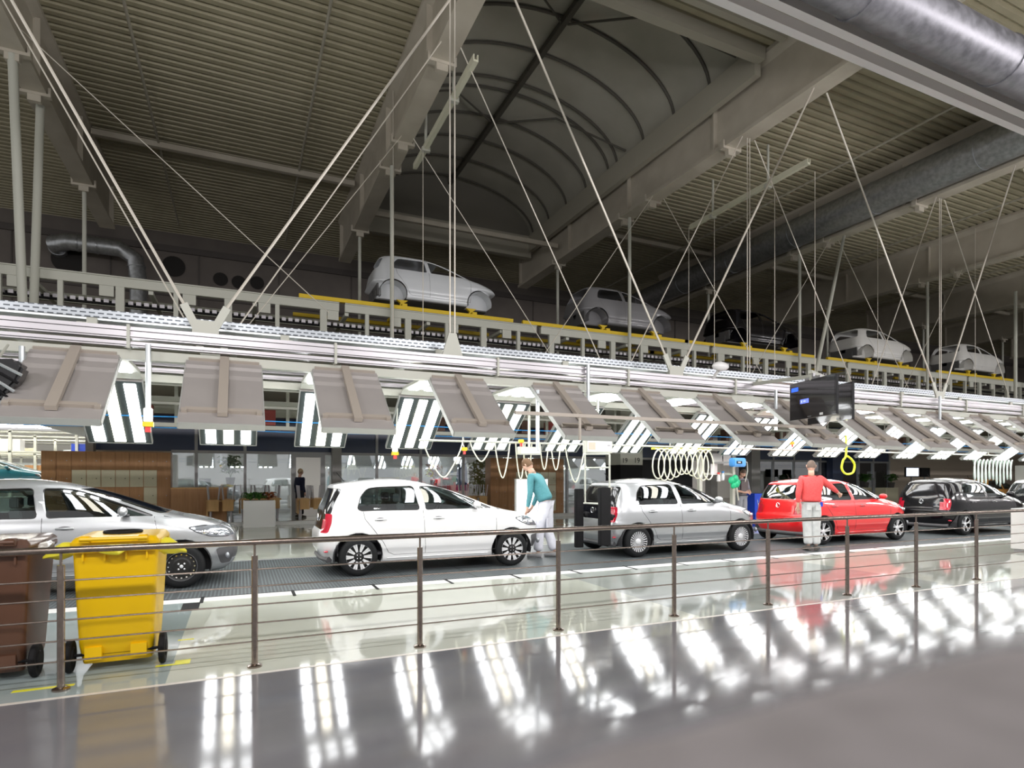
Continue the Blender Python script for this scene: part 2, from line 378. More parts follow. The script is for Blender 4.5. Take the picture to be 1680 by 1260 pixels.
def cut(bm, poly, ax, sel, take=True):
    """cut the outline `poly` (seen along axis ax: 'y' side view, 'x' end view) into the skin and return the piece inside as a new bmesh"""
    ia, ib = (0, 2) if ax == 'y' else (1, 2)
    lo = (min(p[0] for p in poly)-.01, min(p[1] for p in poly)-.01); hi = (max(p[0] for p in poly)+.01, max(p[1] for p in poly)+.01)
    def near(f):
        a0 = min(v.co[ia] for v in f.verts); a1 = max(v.co[ia] for v in f.verts); b0 = min(v.co[ib] for v in f.verts); b1 = max(v.co[ib] for v in f.verts)
        return a1 > lo[0] and a0 < hi[0] and b1 > lo[1] and b0 < hi[1]
    n = len(poly)
    for i in range(n):
        p, q = poly[i], poly[(i+1) % n]
        co = Vector((0,0,0)); co[ia] = p[0]; co[ib] = p[1]; no = Vector((0,0,0)); no[ia] = q[1]-p[1]; no[ib] = -(q[0]-p[0])
        if no.length < 1e-6: continue
        fs = [f for f in bm.faces if sel(f) and near(f)]
        # only faces the edge itself passes near
        l0 = min(p[0], q[0])-.09; l1 = max(p[0], q[0])+.09; m0 = min(p[1], q[1])-.09; m1 = max(p[1], q[1])+.09
        fs = [f for f in fs if max(v.co[ia] for v in f.verts) > l0 and min(v.co[ia] for v in f.verts) < l1 and max(v.co[ib] for v in f.verts) > m0 and min(v.co[ib] for v in f.verts) < m1]
        if not fs: continue
        g = set(fs)
        for f in fs: g.update(f.edges); g.update(f.verts)
        bmesh.ops.bisect_plane(bm, geom=list(g), plane_co=co, plane_no=no.normalized(), dist=1e-5)
    inside = [f for f in bm.faces if sel(f) and near(f) and inpoly((f.calc_center_median()[ia], f.calc_center_median()[ib]), poly)]
    nb = bmesh.new(); vm = {}
    for f in inside:
        vv = []
        for v in f.verts:
            if v not in vm: vm[v] = nb.verts.new(v.co)
            vv.append(vm[v])
        nb.faces.new(vv)
    bmesh.ops.delete(bm, geom=inside, context='FACES')
    return nb
def bm_obj(bm, name, m, parent, off=0, solid=0, m2=None):
    if off:
        bm.normal_update()
        for v in bm.verts: v.co += v.normal*off
    for f in bm.faces: f.smooth = True
    me = bpy.data.meshes.new(name); bm.to_mesh(me); me.materials.append(m)
    if m2: me.materials.append(m2)
    o = link(name, me, parent)
    if solid:
        md = o.modifiers.new('thickness', 'SOLIDIFY'); md.thickness = solid; md.offset = -1
        if m2: md.material_offset = 1; md.material_offset_rim = 1
    return o
AX, AZ, AR = 1.21, .30, .345
side = lambda sg: (lambda f: f.calc_center_median().y*sg > .12 and abs(f.normal.y) > .12)
circ = lambda cx, cz, r, n=26: [(cx+r*math.cos(2*PI*i/n), cz+r*math.sin(2*PI*i/n)) for i in range(n)]
WR = roundp([(-.30,.985),(-1.17,.985),(-1.22,1.02),(-1.17,1.20),(-1.06,1.325),(-.90,1.345),(-.37,1.36)], .05)
WF = roundp([(-.20,.985),(.89,.985),(.58,1.125),(.22,1.275),(.03,1.338),(-.10,1.352),(-.27,1.354)], .03)
WS = roundp([(-.59,1.01),(.59,1.01),(.47,1.35),(-.47,1.35)], .05)
TG = roundp([(-.60,.70),(.60,.70),(.64,.95),(.56,1.325),(-.56,1.325),(-.64,.95)], .06)
RW = roundp([(-.62,1.0),(.62,1.0),(.53,1.325),(-.53,1.325)], .06)
TL = roundp([(-1.56,.945),(-1.80,.945),(-1.80,.655),(-1.625,.655),(-1.575,.80)], .03)
HL = roundp([(1.45,.835),(1.28,.815),(1.38,.745),(1.54,.68),(1.72,.665),(1.86,.68),(1.86,.76),(1.68,.82)], .03)
FG = roundp([(1.60,.50),(1.83,.52),(1.83,.29),(1.66,.27)], .04)
GR = roundp([(-.50,.34),(.50,.34),(.56,.50),(-.56,.50)], .03)
def seam(parent, pts, m, wd=.006, sg=-1, name='panel_gap'):
    b = MB(); n = len(pts)
    dense = []
    for (x0, z0), (x1, z1) in zip(pts, pts[1:]):
        k = max(1, int(math.hypot(x1-x0, z1-z0)/.05))
        dense += [(x0+(x1-x0)*i/k, z0+(z1-z0)*i/k) for i in range(k)]
    dense.append(pts[-1])
    b.tube([(x, sg*(halfy(x, z)-.001), z) for x, z in dense], wd, 4)
    return b
def wheel_parts(kind, m_tyre, m_rim):
    """tyre + rim meshes, axle along y, outer face at -y"""
    R, Wd = .292, .175
    M = Matrix.Rotation(PI/2, 4, 'X')
    t = MB().lathe([(.195,-Wd/2),(.24,-Wd/2-.004),(.272,-Wd/2+.006),(.288,-Wd/2+.03),(R,-Wd/2+.06),(R,Wd/2-.06),(.288,Wd/2-.03),(.272,Wd/2-.006),(.24,Wd/2+.004),(.195,Wd/2)], M, 40)
    r = MB(); y = -Wd/2
    def spoke(a, r0, r1, w0, w1, d0=.03, d1=.012, mi=0):
        r.cur = mi; c, s = math.cos(a), math.sin(a); pts = []
        for rad, w_, d in ((r0, w0, d0), (r1, w1, d1)):
            for e in (-w_/2, w_/2):
                for dd in (0, .02): pts.append((rad*c-e*s, y+d+dd, rad*s+e*c))
        r.add(pts, [(0,2,6,4),(1,5,7,3),(0,4,5,1),(2,3,7,6),(0,1,3,2),(4,6,7,5)]); r.cur = 0
    r.cur = 0; r.lathe([(.200,-y-.0),(.206,-y-.012),(.196,-y-.03),(.188,-y-.02),(.186,-y-.002)][::-1], M, 40)
    r.cur = 1; r.lathe([(0,.02),(.186,.02),(.19,.075)], M, 30)
    r.cur = 0
    if kind == 'steel':
        r.cur = 1; r.lathe([(.19,.06),(.17,.045),(.12,.05),(.10,.062),(.06,.064),(0,.064)], M, 30); r.cur = 2
        for k in range(16): spoke(2*PI*k/16, .150, .166, .018, .02, .022, .022, 2)
        for k in range(4): a = PI/4+k*PI/2; r.ball((.05*math.cos(a), y+.02, .05*math.sin(a)), .013)
        r.ball((0, y+.02, 0), (.024,.01,.024)); r.cur = 0
    elif kind == 'twin':
        for k in range(10):
            for e in (-.10, .10): spoke(2*PI*k/10+e*.9, .075, .195, .016, .030, .02, .006)
        r.cur = 1; r.ball((0, y+.03, 0), (.066,.02,.066)); r.cur = 2
        for k in range(4): a = PI/4+k*PI/2; r.ball((.035*math.cos(a), y+.012, .035*math.sin(a)), .009)
        r.cur = 0
    elif kind == 'multi':
        for k in range(24): spoke(2*PI*k/24, .06, .195, .009, .020, .03, .008)
        r.ball((0, y+.028, 0), (.062,.02,.062))
    elif kind == 'star':
        for k in range(5):
            for e in (-.16, .16): spoke(2*PI*k/5+e+.3, .05, .196, .03, .026, .03, .006)
        r.ball((0, y+.03, 0), (.055,.02,.055))
    else:
        for k in range(5):
            a = 2*PI*k/5+.3
            spoke(a, .04, .12, .035, .03, .03, .014)
            for e in (-.22, .22):
                c0 = (.11*math.cos(a), y+.02, .11*math.sin(a)); c1 = (.195*math.cos(a+e), y+.008, .195*math.sin(a+e)); r.bar(c0, c1, .02, .018, up=(0,1,0))
        r.ball((0, y+.03, 0), (.05,.02,.05))
    return t, r
def paint(n, col, metal=.0, rough=.25): return mat(n, col, rough, metal, .5, 1.0)
m_red = mat('lamp_red', (.45,.01,.03), .12, coat=.6); m_lens = mat('lamp_lens', (.30,.32,.35), .08, .5, coat=.8)
m_int = mat('cabin_grey', (.10,.10,.11), .7); m_int2 = mat('cabin_dark', (.03,.03,.033), .7); m_seat = mat('seat_cloth', (.16,.16,.17), .9)
m_plas = mat('bumper_plastic', (.10,.10,.105), .5); m_gap2 = mat('seam_dark', (.03,.03,.03), .7)
m_tyre = mat('tyre', (.012,.013,.014), .75, spec=.25); m_rimd = mat('rim_dark', (.008,.008,.008), .4); m_rims = mat('rim_silver', (.74,.75,.77), .28, .35, coat=.5)
SC = Vector((1.053, 1.0, 1.0))
CACHE = {}
def make_car(label, x, pm, kind, rim, tailblack=True, shell=False, y=9.18+.83, z=0.0, group=None, glass=None, rz=0, detail=True):
    t = thing('car' if not shell else 'bare_bodyshell', label, 'car' if not shell else 'car body', (x, y, z), rz, group); t.scale = SC
    gl = glass or m_cglass; key = (shell, tailblack); pc = []
    if key in CACHE:
        bme, ps = CACHE[key]
        o = link('shell', bme.copy(), t); o.data.materials[0] = pm
        md = o.modifiers.new('thickness', 'SOLIDIFY'); md.thickness = .025; md.offset = -1
        for nme, me in ps: link(nme, me, t)
        return finish(t, pm, kind, rim, shell)
    bm = body_bm(shell)
    for sg in (-1, 1):
        s_ = side(sg)
        for c_ in (-AX, AX):
            ar = AR if not shell else .37
            nb = cut(bm, circ(c_, AZ+.01, ar), 'y', lambda f: f.calc_center_median().y*sg > .35 and f.calc_center_median().z < .72); nb.free()
        pc.append(('rear_side_window', cut(bm, WR, 'y', s_), gl)); pc.append(('front_side_window', cut(bm, WF, 'y', s_), gl))
        if not shell:
            pc.append(('tail_light', cut(bm, TL, 'y', lambda f: f.calc_center_median().y*sg > .50), m_red))
            pc.append(('headlight', cut(bm, HL, 'y', lambda f: f.calc_center_median().y*sg > .42), m_lens))
            pc.append(('fog_lamp_surround', cut(bm, FG, 'y', lambda f: f.calc_center_median().y*sg > .45), m_plas))
    pc.append(('windscreen', cut(bm, WS, 'x', lambda f: f.calc_center_median().x > .02 and f.normal.x > .15 and f.calc_center_median().z > .98), gl))
    rear = lambda f: f.calc_center_median().x < -1.4 and f.normal.x < -.3
    if shell: pc.append(('rear_window', cut(bm, RW, 'x', rear), gl))
    elif tailblack: pc.append(('tailgate', cut(bm, TG, 'x', rear), m_black))
    else: pc.append(('rear_window', cut(bm, RW, 'x', rear), m_cglassd))
    if not shell: pc.append(('grille', cut(bm, GR, 'x', lambda f: f.normal.x > .3 and f.calc_center_median().x > 1.5), m_plas))
    ps = []; body = bm_obj(bm, 'shell', pm, t, 0, .025, m_int if not shell else pm)
    for nme, nb, m in pc:
        if shell: nb.free(); continue
        ps.append((nme, bm_obj(nb, nme, m, t, -.004, 0).data))
    CACHE[key] = (body.data, ps)
    return finish(t, pm, kind, rim, shell)
def finish(t, pm, kind, rim, shell):
    # seams, sills, frames
    gapm = m_gap2 if not shell else mat('shell_seam', (.12,.12,.12), .7)
    for sg in (-1, 1):
        seam(t, [(-.25,.985),(-.24,.70),(-.22,.30),(.93,.30)], gapm, .004, sg).build('door_gap', gapm, t)
        seam(t, [(.90,.97),(.94,.80),(.93,.30)], gapm, .004, sg).build('door_gap', gapm, t)
        seam(t, [(-1.14,.975),(-1.12,.86),(-1.00,.70),(-.86,.50),(-.78,.34),(-.70,.30),(-.22,.30)], gapm, .004, sg).build('door_gap', gapm, t)
        if not shell:
            def bar3(pts, dy, wd, m, name):
                b = MB(); b.tube([(px_, sg*(halfy(px_, pz)+dy), pz) for px_, pz in pts], wd, 6); return b.build(name, m, t, smooth=True)
            ol = WR+[WR[0]]; bar3(ol, -.001, .007, m_gap2, 'window_seal')
            ol = WF+[WF[0]]; bar3(ol, -.001, .007, m_gap2, 'window_seal')
            bar3(HL+[HL[0]], .001, .005, m_gap2, 'headlight_seal')
            b = MB(); b.ball((1.47, sg*(halfy(1.47,.735)-.004), .735), (.05,.02,.038), 12, 8).ball((1.60, sg*(halfy(1.60,.72)-.004), .725), (.035,.025,.03), 12, 8); b.build('headlight_bulb', m_chrome, t, smooth=True)
            # black corner ahead of the mirror
            b = MB(); tr = [(.50,.99),(.88,.988),(.60,1.10)]; b.add([(a, sg*(halfy(a, c)+.002), c) for a, c in tr], [(0,1,2)] if sg < 0 else [(2,1,0)]); b.build('mirror_triangle', m_plas, t)
            for hx in (-.90, -.02):
                MB().ball((hx, sg*(halfy(hx,.845)-.004), .845), (.075,.008,.035), 14, 8).build('handle_recess', m_plas, t, smooth=True)
                b = MB(); b.tube([(hx-.085, sg*(halfy(hx,.85)+.012), .85), (hx-.05, sg*(halfy(hx,.85)+.030), .853), (hx+.06, sg*(halfy(hx,.85)+.030), .853), (hx+.09, sg*(halfy(hx,.85)+.012), .85)], .013, 8)
                b.build('door_handle', pm, t, smooth=True)
            mb = MB(); mb.ball((.58, sg*(.775+.11), 1.055), (.055, .10, .062), 14, 10); mi = mb.build('wing_mirror', pm, t, smooth=True)
            MB().bar((.60, sg*.74, 1.0), (.59, sg*.86, 1.015), .07, .025).build('mirror_arm', m_plas, mi)
            seam(t, [(-.80,.25),(.80,.25)], m_gap2, .012, sg).build('sill_trim', pm, t)
            b = MB(); b.ball((1.74, sg*.66, .40), (.03, .045, .045), 12, 8); b.build('fog_lamp', m_lens, t, smooth=True)
            b = MB(); b.ball((-1.655, sg*.69, .38), (.035, .05, .016), 10, 6); b.build('rear_reflector', m_red, t, smooth=True)
        for c_ in (-AX, AX):
            b = MB(); n = 18; vs = []
            for i in range(n+1):
                a = -.25+(PI+.5)*i/n
                for yy in (.80, .42): vs.append((c_+(AR+.0)*math.cos(a), sg*yy, AZ+AR*math.sin(a)))
            b.add(vs, [(2*i, 2*i+2, 2*i+3, 2*i+1) for i in range(n)])
            b.add([(c_+AR*math.cos(-.25+(PI+.5)*i/n), sg*.42, AZ+AR*math.sin(-.25+(PI+.5)*i/n)) for i in range(n+1)], [tuple(range(n+1))])
            b.build('wheel_arch', m_int2 if not shell else pm, t)
    b = MB().box(-.84, .84, -.72, .72, .17, .30).box(-1.60, -1.50, -.6, .6, .25, .60).box(-1.62, 1.55, -.41, .41, .18, .42)
    b.build('underbody', m_int2 if not shell else mat('shell_floor', (.10,.10,.10), .6), t)
    if not shell:
        b = MB().box(-1.50, .80, -.70, .70, .30, .34).box(.62, .84, -.68, .68, .34, .93).box(-1.52, -1.47, -.6, .6, .34, .92)
        b.prism([(.42,.80),(.84,.84),(.88,.965),(.52,.97)], -.70, .70); b.build('dashboard', m_int, t)
        for sx in (-.38, ):
            for sy in (-.36, .36):
                b = MB().prism([(sx+.42,.46),(sx+.44,.58),(sx-.02,.55),(sx-.12,1.08),(sx-.20,1.10),(sx-.24,1.08),(sx-.16,.50)], sy-.23, sy+.23)
                b.box(sx-.26, sx-.17, sy-.12, sy+.12, 1.10, 1.24); b.build('front_seat', m_seat, t, bevel=.015)
        b = MB().prism([(-.72,.46),(-.72,.58),(-1.12,.56),(-1.26,1.06),(-1.36,1.06),(-1.26,.50)], -.56, .56)
        for sy in (-.32, .32): b.box(-1.38, -1.30, sy-.11, sy+.11, 1.07, 1.19)
        b.build('rear_seat', m_seat, t, bevel=.015)
        Mw = Matrix.Translation((.30, .36, .90)) @ Matrix.Rotation(-1.2, 4, 'Y')
        b = MB(); b.tube([Mw @ Vector((.175*math.cos(2*PI*i/20), .175*math.sin(2*PI*i/20), 0)) for i in range(20)], .014, 6, closed=True)
        for a in (0, 2.1, 4.2): b.bar(Mw @ Vector((0,0,-.01)), Mw @ Vector((.17*math.cos(a), .17*math.sin(a), 0)), .03, .012)
        b.bar(Mw @ Vector((0,0,0)), Mw @ Vector((0,0,-.25)), .04); b.build('steering_wheel', m_int2, t, smooth=True)
        tm, rm = wheel_parts(kind, None, None)
        for sg in (-1, 1):
            for c_ in (-AX, AX):
                wt = tm.build('wheel', m_tyre, t, smooth=True); rr = rm.build('rim', [rim, m_rimd, m_chrome], wt, smooth=False)
                wt.location = (c_, sg*.735, .292); wt.scale = (1/1.053, 1, 1)
                if sg > 0: wt.rotation_euler = (0, 0, PI)
        # seams over the bonnet, plate recess, bumper skirt, roof aerial, emblem
        MB().tube([(Fn(zz)*.985 if False else x_, -y_, z_) for x_, y_, z_ in [(1.30,.60,.885),(1.0,.66,.975)]], .004, 4).build('bonnet_gap', m_gap2, t)
        b = MB(); zz = [(.86,-.60),(.93,-.3),(.95,0),(.93,.3),(.86,.60)]
        b.tube([(x_, y_, 1.005) for x_, y_ in zz], .018, 6); b.build('wiper_cowl', m_plas, t)
        b = MB(); b.tube([(Rn(.26)-.0+abs(yy)**4*.5, yy, .25) for yy in (-.62,-.4,0,.4,.62)], .045, 8); b.build('rear_skirt', m_plas, t, smooth=True)
        b = MB(); b.tube([(-1.30, 0, 1.43), (-1.42, 0, 1.58)], .006, 6); b.build('roof_aerial', m_dark, t)
        b = MB()
        for rr_ in (.052,): b.tube([(Rn(.86)-.012, rr_*math.cos(2*PI*i/20), .86+rr_*math.sin(2*PI*i/20)) for i in range(20)], .006, 6, closed=True)
        b.tube([(Rn(.86)-.012, -.03, .89), (Rn(.86)-.012, -.012, .83), (Rn(.86)-.012, 0, .865), (Rn(.86)-.012, .012, .83), (Rn(.86)-.012, .03, .89)], .005, 6)
        b.build('rear_badge', m_chrome, t, smooth=True)
    return t
p_silver = vary('silver_paint', (.40,.415,.43), (.43,.445,.46), 400, .30, .55, coat=1.0); p_white = paint('white_paint', (.76,.77,.78), 0, .3)
p_red = paint('red_paint', (.72,.008,.012), 0, .3); p_blackp = mat('black_paint', (.003,.0025,.004), .2, 0, .2, .5); p_teal = paint('teal_paint', (.01,.16,.22), 0, .3)
CX0 = [-3.28+1.275, 1.63+1.275, 6.78+1.275, 11.78+1.275, 17.05+1.275, 22.3+1.275]
make_car('silver hatchback at the left edge with black steel wheels, behind the yellow bin', CX0[0], p_silver, 'steel', m_rims, group='cars on the inspection line')
make_car('white hatchback with black and silver twin-spoke wheels, inspected by a man at its nose', CX0[1], p_white, 'twin', m_rims, group='cars on the inspection line')
make_car('silver hatchback in the middle of the line with fine multi-spoke wheels', CX0[2], p_silver, 'multi', m_rims, group='cars on the inspection line')
make_car('bright red hatchback behind the man in the red sweater', CX0[3], p_red, 'star', m_rims, tailblack=False, group='cars on the inspection line')
make_car('black hatchback right of the red one, standing on the belt', CX0[4], p_blackp, 'y', m_rims, tailblack=True, group='cars on the inspection line')
make_car('white hatchback farthest right, mostly cut off behind the black one', CX0[5], p_white, 'multi', m_rims, group='cars on the inspection line')
# bodies on the overhead conveyor
m_biw = mat('primer_grey', (.66,.69,.72), .32, .1, coat=.4); m_biwd = mat('primer_charcoal', (.20,.20,.21), .35, .1, coat=.3); m_biwl = mat('primer_light', (.70,.70,.68), .35, .1, coat=.3)
YC = 16.27+.83
SH = []
for px, m, lab in ((697, m_biw, 'bare grey car body, leftmost on the overhead conveyor'), (1020, m_biwd, 'dark charcoal car body, second on the overhead conveyor'),
                   (1247, p_blackp, 'glossy black car body in the middle of the overhead conveyor'), (1448, m_biwl, 'light grey car body right of the black one on the overhead conveyor'),
                   (1609, m_biwl, 'light grey car body farthest right on the overhead conveyor, hatch raised')):
    x = at(px, 16.27)+.40; SH.append((x, make_car(lab, x, m, None, None, shell=True, y=YC, z=6.28, group='car bodies on the overhead conveyor')))
# ================================================================== LIGHT TUNNEL
YN, YFAR = 9.0, 11.0            # near and far gantry rails
def rail(y, nm, lab, near=True):
    t = thing(nm, lab, 'rail', (0, y, 0))
    b = MB().box(-14, 60, -.06, .06, 3.27, 3.42).box(-14, 60, -.085, .0, 3.29, 3.31).box(-14, 60, -.085, 0, 3.37, 3.39); b.build('upper_profile', m_alu, t)
    b = MB().box(-14, 60, -.05, .05, 3.17, 3.235).box(-14, 60, -.075, 0, 3.19, 3.205); b.build('lower_profile', m_alu, t)
    bx(-14, 60, .02, .16, 3.02, 3.14).build('pale_beam', m_pale, t)
    for k in range(16): bx(-6.4+k*2.55-.018, -6.4+k*2.55+.018, -.10, .10, 3.14, 3.44).build('clip', m_pale, t)
    return t
rail(YN, 'gantry_rail', 'long aluminium rail nearest the camera, carrying the outer light panels')
rail(YFAR, 'gantry_rail', 'long aluminium rail behind the cars, carrying the inner light panels')
def galv_perf():
    m = mat('perforated_steel', (.60,.64,.67), .35, .5); nt = m.node_tree; b = nt.nodes['Principled BSDF']; L = nt.links.new
    tc = nt.nodes.new('ShaderNodeTexCoord'); mp = nt.nodes.new('ShaderNodeMapping'); mp.inputs['Rotation'].default_value = (PI/2, 0, 0); mp.inputs['Location'].default_value = (0, .012, 0)
    br = nt.nodes.new('ShaderNodeTexBrick'); br.inputs['Scale'].default_value = 1; br.inputs['Brick Width'].default_value = .10; br.inputs['Row Height'].default_value = .05
    br.inputs['Mortar Size'].default_value = .016; br.inputs['Color1'].default_value = (.06,.07,.08,1); br.inputs['Color2'].default_value = (.06,.07,.08,1); br.inputs['Mortar'].default_value = (.37,.40,.43,1); br.inputs['Mortar Smooth'].default_value = 0
    L(tc.outputs['Object'], mp.inputs[0]); L(mp.outputs[0], br.inputs[0]); L(br.outputs[0], b.inputs['Base Color']); return m
m_perf = galv_perf()
t = thing('cable_tray', 'long perforated steel cable tray running above the light canopies', 'cable tray', (0, 9.55, 0))
bx(-14, 60, -.02, 0, 3.63, 3.74).build('perforated_side', m_perf, t)
bx(-14, 60, 0, .42, 3.60, 3.625).build('tray_floor', m_galv, t); bx(-14, 60, .42, .44, 3.60, 3.72).build('rear_side', m_galv, t)
for k in range(22):
    x = -6.6+k*2.4; MB().box(x-.06, x+.06, -.03, .03, 3.42, 3.62).box(x-.06, x+.06, -.56, .02, 3.42, 3.44).build('tray_bracket', m_pale, t)
for k in range(24):
    x = -5.3+k*2.6
    tag(MB().bar((x, YN, 3.38), (x, YFAR, 3.38), .08, .08).build('cross_beam', m_pale), 'pale cross beam joining both rails, %s from the left' % (ORD[k] if k < 20 else ('twenty-'+ORD[k-20])), 'beam', 'cross beams between the rails')
# one canopy: outer panel (back towards the camera), roof panel, inner panel
def panel_mesh(w_): pass
def canopy(label, x):
    t = thing('light_canopy', label, 'light canopy', (x, 10.0, 0), group='light canopies over the inspection line')
    W2 = .46
    def panel(nm, p0, p1, out, back, strut=True, warm=(1,), length=None):
        # p0 top edge (y,z), p1 bottom edge (y,z); out = +1 if the outside is on the left of the p0->p1 direction
        d = Vector((0, p1[0]-p0[0], p1[1]-p0[1])); Ln = d.length; d.normalize(); nrm = Vector((0, -d.z, d.y))*out
        o = Vector((0, p0[0], p0[1]))
        def Pt(a, s, h): return o+d*s+nrm*h+Vector((a, 0, 0))
        def slab(b, a0, a1, s0, s1, h0, h1):
            vs = [Pt(a, s, h) for h in (h0, h1) for s in (s0, s1) for a in (a0, a1)]
            return b.add(vs, [(0,2,3,1),(4,5,7,6),(0,1,5,4),(2,6,7,3),(0,4,6,2),(1,3,7,5)])
        # pressed sheet back with its steps, following the slope
        prof = [(0,.05),(.015,.075),(.16,.075),(.20,.045),(.30,.045),(.34,.075),(.40,.075),(.46,.05),(Ln-.26,.05),(Ln-.22,.065),(Ln-.015,.065),(Ln,.03)]
        b = MB(); vs = [Pt(a, s*1.0, h) for a in (-W2, W2) for s, h in prof]+[Pt(a, s, -.0) for a in (-W2, W2) for s, h in prof]; k = len(prof)
        fs = [(i, i+1, k+i+1, k+i) for i in range(k-1)]+[(2*k+i, 3*k+i, 3*k+i+1, 2*k+i+1) for i in range(k-1)]
        fs += [(i, 2*k+i, 2*k+i+1, i+1) for i in range(k-1)]+[(k+i, k+i+1, 3*k+i+1, 3*k+i) for i in range(k-1)]+[(0,k,3*k,2*k),(k-1,3*k-1,4*k-1,2*k-1)]
        b.add(vs, fs); pn = b.build(nm, m_taupe, t)
        b = MB(); slab(b, -W2, W2, Ln, Ln+.012, -.015, .07); slab(b, -W2-.012, -W2, 0, Ln, -.02, .055); slab(b, W2, W2+.012, 0, Ln, -.02, .055); b.build('edge_frame', m_lip, pn)
        if strut:
            b = MB(); slab(b, -.055, .055, -.10, Ln-.14, .075, .135); b.build('strut', m_taupe2, pn)
            b = MB(); slab(b, -W2+.06, W2-.06, Ln-.30, Ln-.24, .055, .10)
            for a in (-W2+.05, W2-.05): slab(b, a-.03, a+.03, Ln-.27, Ln-.21, .05, .105)
            b.build('cross_bar', m_taupe2, pn)
            b = MB(); slab(b, -W2+.03, W2-.03, .015, .055, .075, .105); b.build('cross_bar', m_taupe2, pn)
        b = MB(); slab(b, -W2+.01, W2-.01, .01, Ln-.01, -.012, -.002); b.build('reflector', m_gap, pn)
        for i in range(3):
            a = (-.285, 0, .285)[i]
            b = MB(); slab(b, a-.082, a+.082, .05, Ln-.05, -.028, -.012); b.build('tube_light', m_tubew if i in warm else m_tube, pn)
        return pn
    panel('outer_panel', (-.90, 3.03), (-2.12, 2.08), -1, 0)
    panel('inner_panel', (.95, 3.0), (2.12, 2.10), 1, 0, strut=True)
    b = MB().box(-W2, W2, -.72, .72, 3.10, 3.15).prismx([(-.90,3.03),(-.72,3.15),(-.72,3.10),(-.88,3.0)], -W2, W2).prismx([(.90,3.03),(.72,3.10),(.72,3.15)], -W2, W2)
    rp = b.build('roof_panel', m_pale, t)
    for i in (-1, 0, 1): bx(i*.285-.082, i*.285+.082, -.66, .66, 3.085, 3.10).build('tube_light', m_tube, rp)
    return t
first = canopy('light canopy leftmost in view, above the silver car at the left edge', -1.87)
XS = [-.2, 1.40, 3.15]+[4.92+1.77*k for k in range(17)]
for k, x in enumerate(XS):
    lab = 'light canopy, %s from the left, with white tubes under taupe panels' % ORD[k+1] if k < 19 else 'last light canopy far right'
    if k == 1: lab = 'light canopy, third from the left, above the tail of the white hatchback'
    if k == 6: lab = 'light canopy, eighth from the left, above the nose of the middle silver car'
    dup(first, (x, 10.0, 0), label=lab)
# hangers and rods under the rail
def rod(nm, lab, cat, p, q, r, m, grp=None, n=6): return tag(MB().tube([p, q], r, n).build(nm, m, smooth=True), lab, cat, grp)
for px, y0, y1, lab in ((36, 568, 606, 'short grey tube hanging left of the first canopy'), (243, 565, 690, 'grey tube hanging right of the leftmost canopy, holding a control handle'),
                   (882, 640, 738, 'grey tube hanging between the fourth and fifth canopies'), (965, 598, 716, 'thin tube hanging over the junction box'), (1273, 640, 706, 'pale tube hanging left of the screens'), (1542, 650, 700, 'pale tube hanging right of the screens')):
    y = 8.86; x = at(px, y); rod('hanging_tube', lab, 'tube', (x, y, zat(px, y, y0)), (x, y, zat(px, y, y1)), .032, m_galv, 'hanging tubes under the gantry', 8)
# beige square conduit across the outer panels
b = MB(); b.bar((3.55, 7.72, 2.42), (9.9, 7.72, 2.42), .05).bar((4.62, 7.72, 2.42), (4.62, 7.72, 2.05), .03)
for x in (4.92, 6.69, 8.46): b.bar((x, 7.70, 2.42), (x, 8.22, 2.50), .04)
tag(b.build('conduit', m_taupe2), 'beige square conduit running across the outer canopy panels', 'conduit')
# hangers with a control handle
y = 8.86; x = at(243, y); z = zat(243, y, 690)
t = thing('control_handle', 'white control handle with yellow grip hanging right of the leftmost canopy', 'control handle', (x, y, z))
MB().box(-.05, .05, -.04, .04, -.02, .16).build('casing', m_white, t, bevel=.01); bx(-.06, .06, -.05, .05, -.08, -.02).build('grip', m_yel, t); bx(-.03, .03, -.03, .03, -.15, -.08).build('knob', mat('red_plastic', (.7,.05,.05), .4), t)
t2 = dup(t, (at(648, 11.4), 11.4, zat(648, 11.4, 740)), label='control handle with yellow grip hanging beside the white hatchback roof')
MB().tube([(0, 0, .14), (0, -.28, 3.03-t2.location.z)], .012, 6).build('cord', m_pale, t2)
# blue lines through the tunnel
for y, z, lab in ((11.55, 2.52, 'upper blue air line behind the cars'), (11.9, 2.36, 'lower blue air line behind the cars')):
    tag(MB().tube([(-9+i*2, y, z-.02*(i % 2)) for i in range(28)], .010, 6).build('air_line', mat('air_blue', (.03,.25,.60), .4), smooth=True), lab, 'air line', 'blue air lines')
# suspension: brackets and cables
Z0 = 3.48; ZB = 9.86
def cable(p, q, lab, r=.014, grp='suspension cables'): return rod('suspension_cable', lab, 'cable', p, q, r, m_cable, grp)
BR = [(-.43, 'leftmost bracket, above the gap between the nearest cars'), (7.49, 'middle bracket on the rail'), (15.6, 'bracket right of the screens'), (23.2, 'far right bracket')]
for i, (x, nm) in enumerate(BR):
    for y, w_ in ((YN, 'near'), (YFAR, 'far')):
        b = MB().box(x-.16, x+.16, y-.02, y+.02, 3.40, 3.60)
        b.bar((x-.12, y, 3.52), (x-.26, y, 3.80), .10, .03, up=(0,1,0)).bar((x+.12, y, 3.52), (x+.26, y, 3.80), .10, .03, up=(0,1,0))
        tag(b.build('cable_bracket', m_pale), 'pale V-shaped bracket on the %s rail, %s' % (w_, nm), 'bracket', 'cable brackets on the rails')
        for sg, k in ((-1, i+1), (1, i+2)):
            bxm = BX[k]; r = .020 if w_ == 'near' else .013
            cable((x+sg*.26, y, 3.80), (bxm-sg*.2, y, ZB), '%s cable rising %s from the %s' % ('near' if w_ == 'near' else 'thinner far', 'left' if sg < 0 else 'right', nm), r)
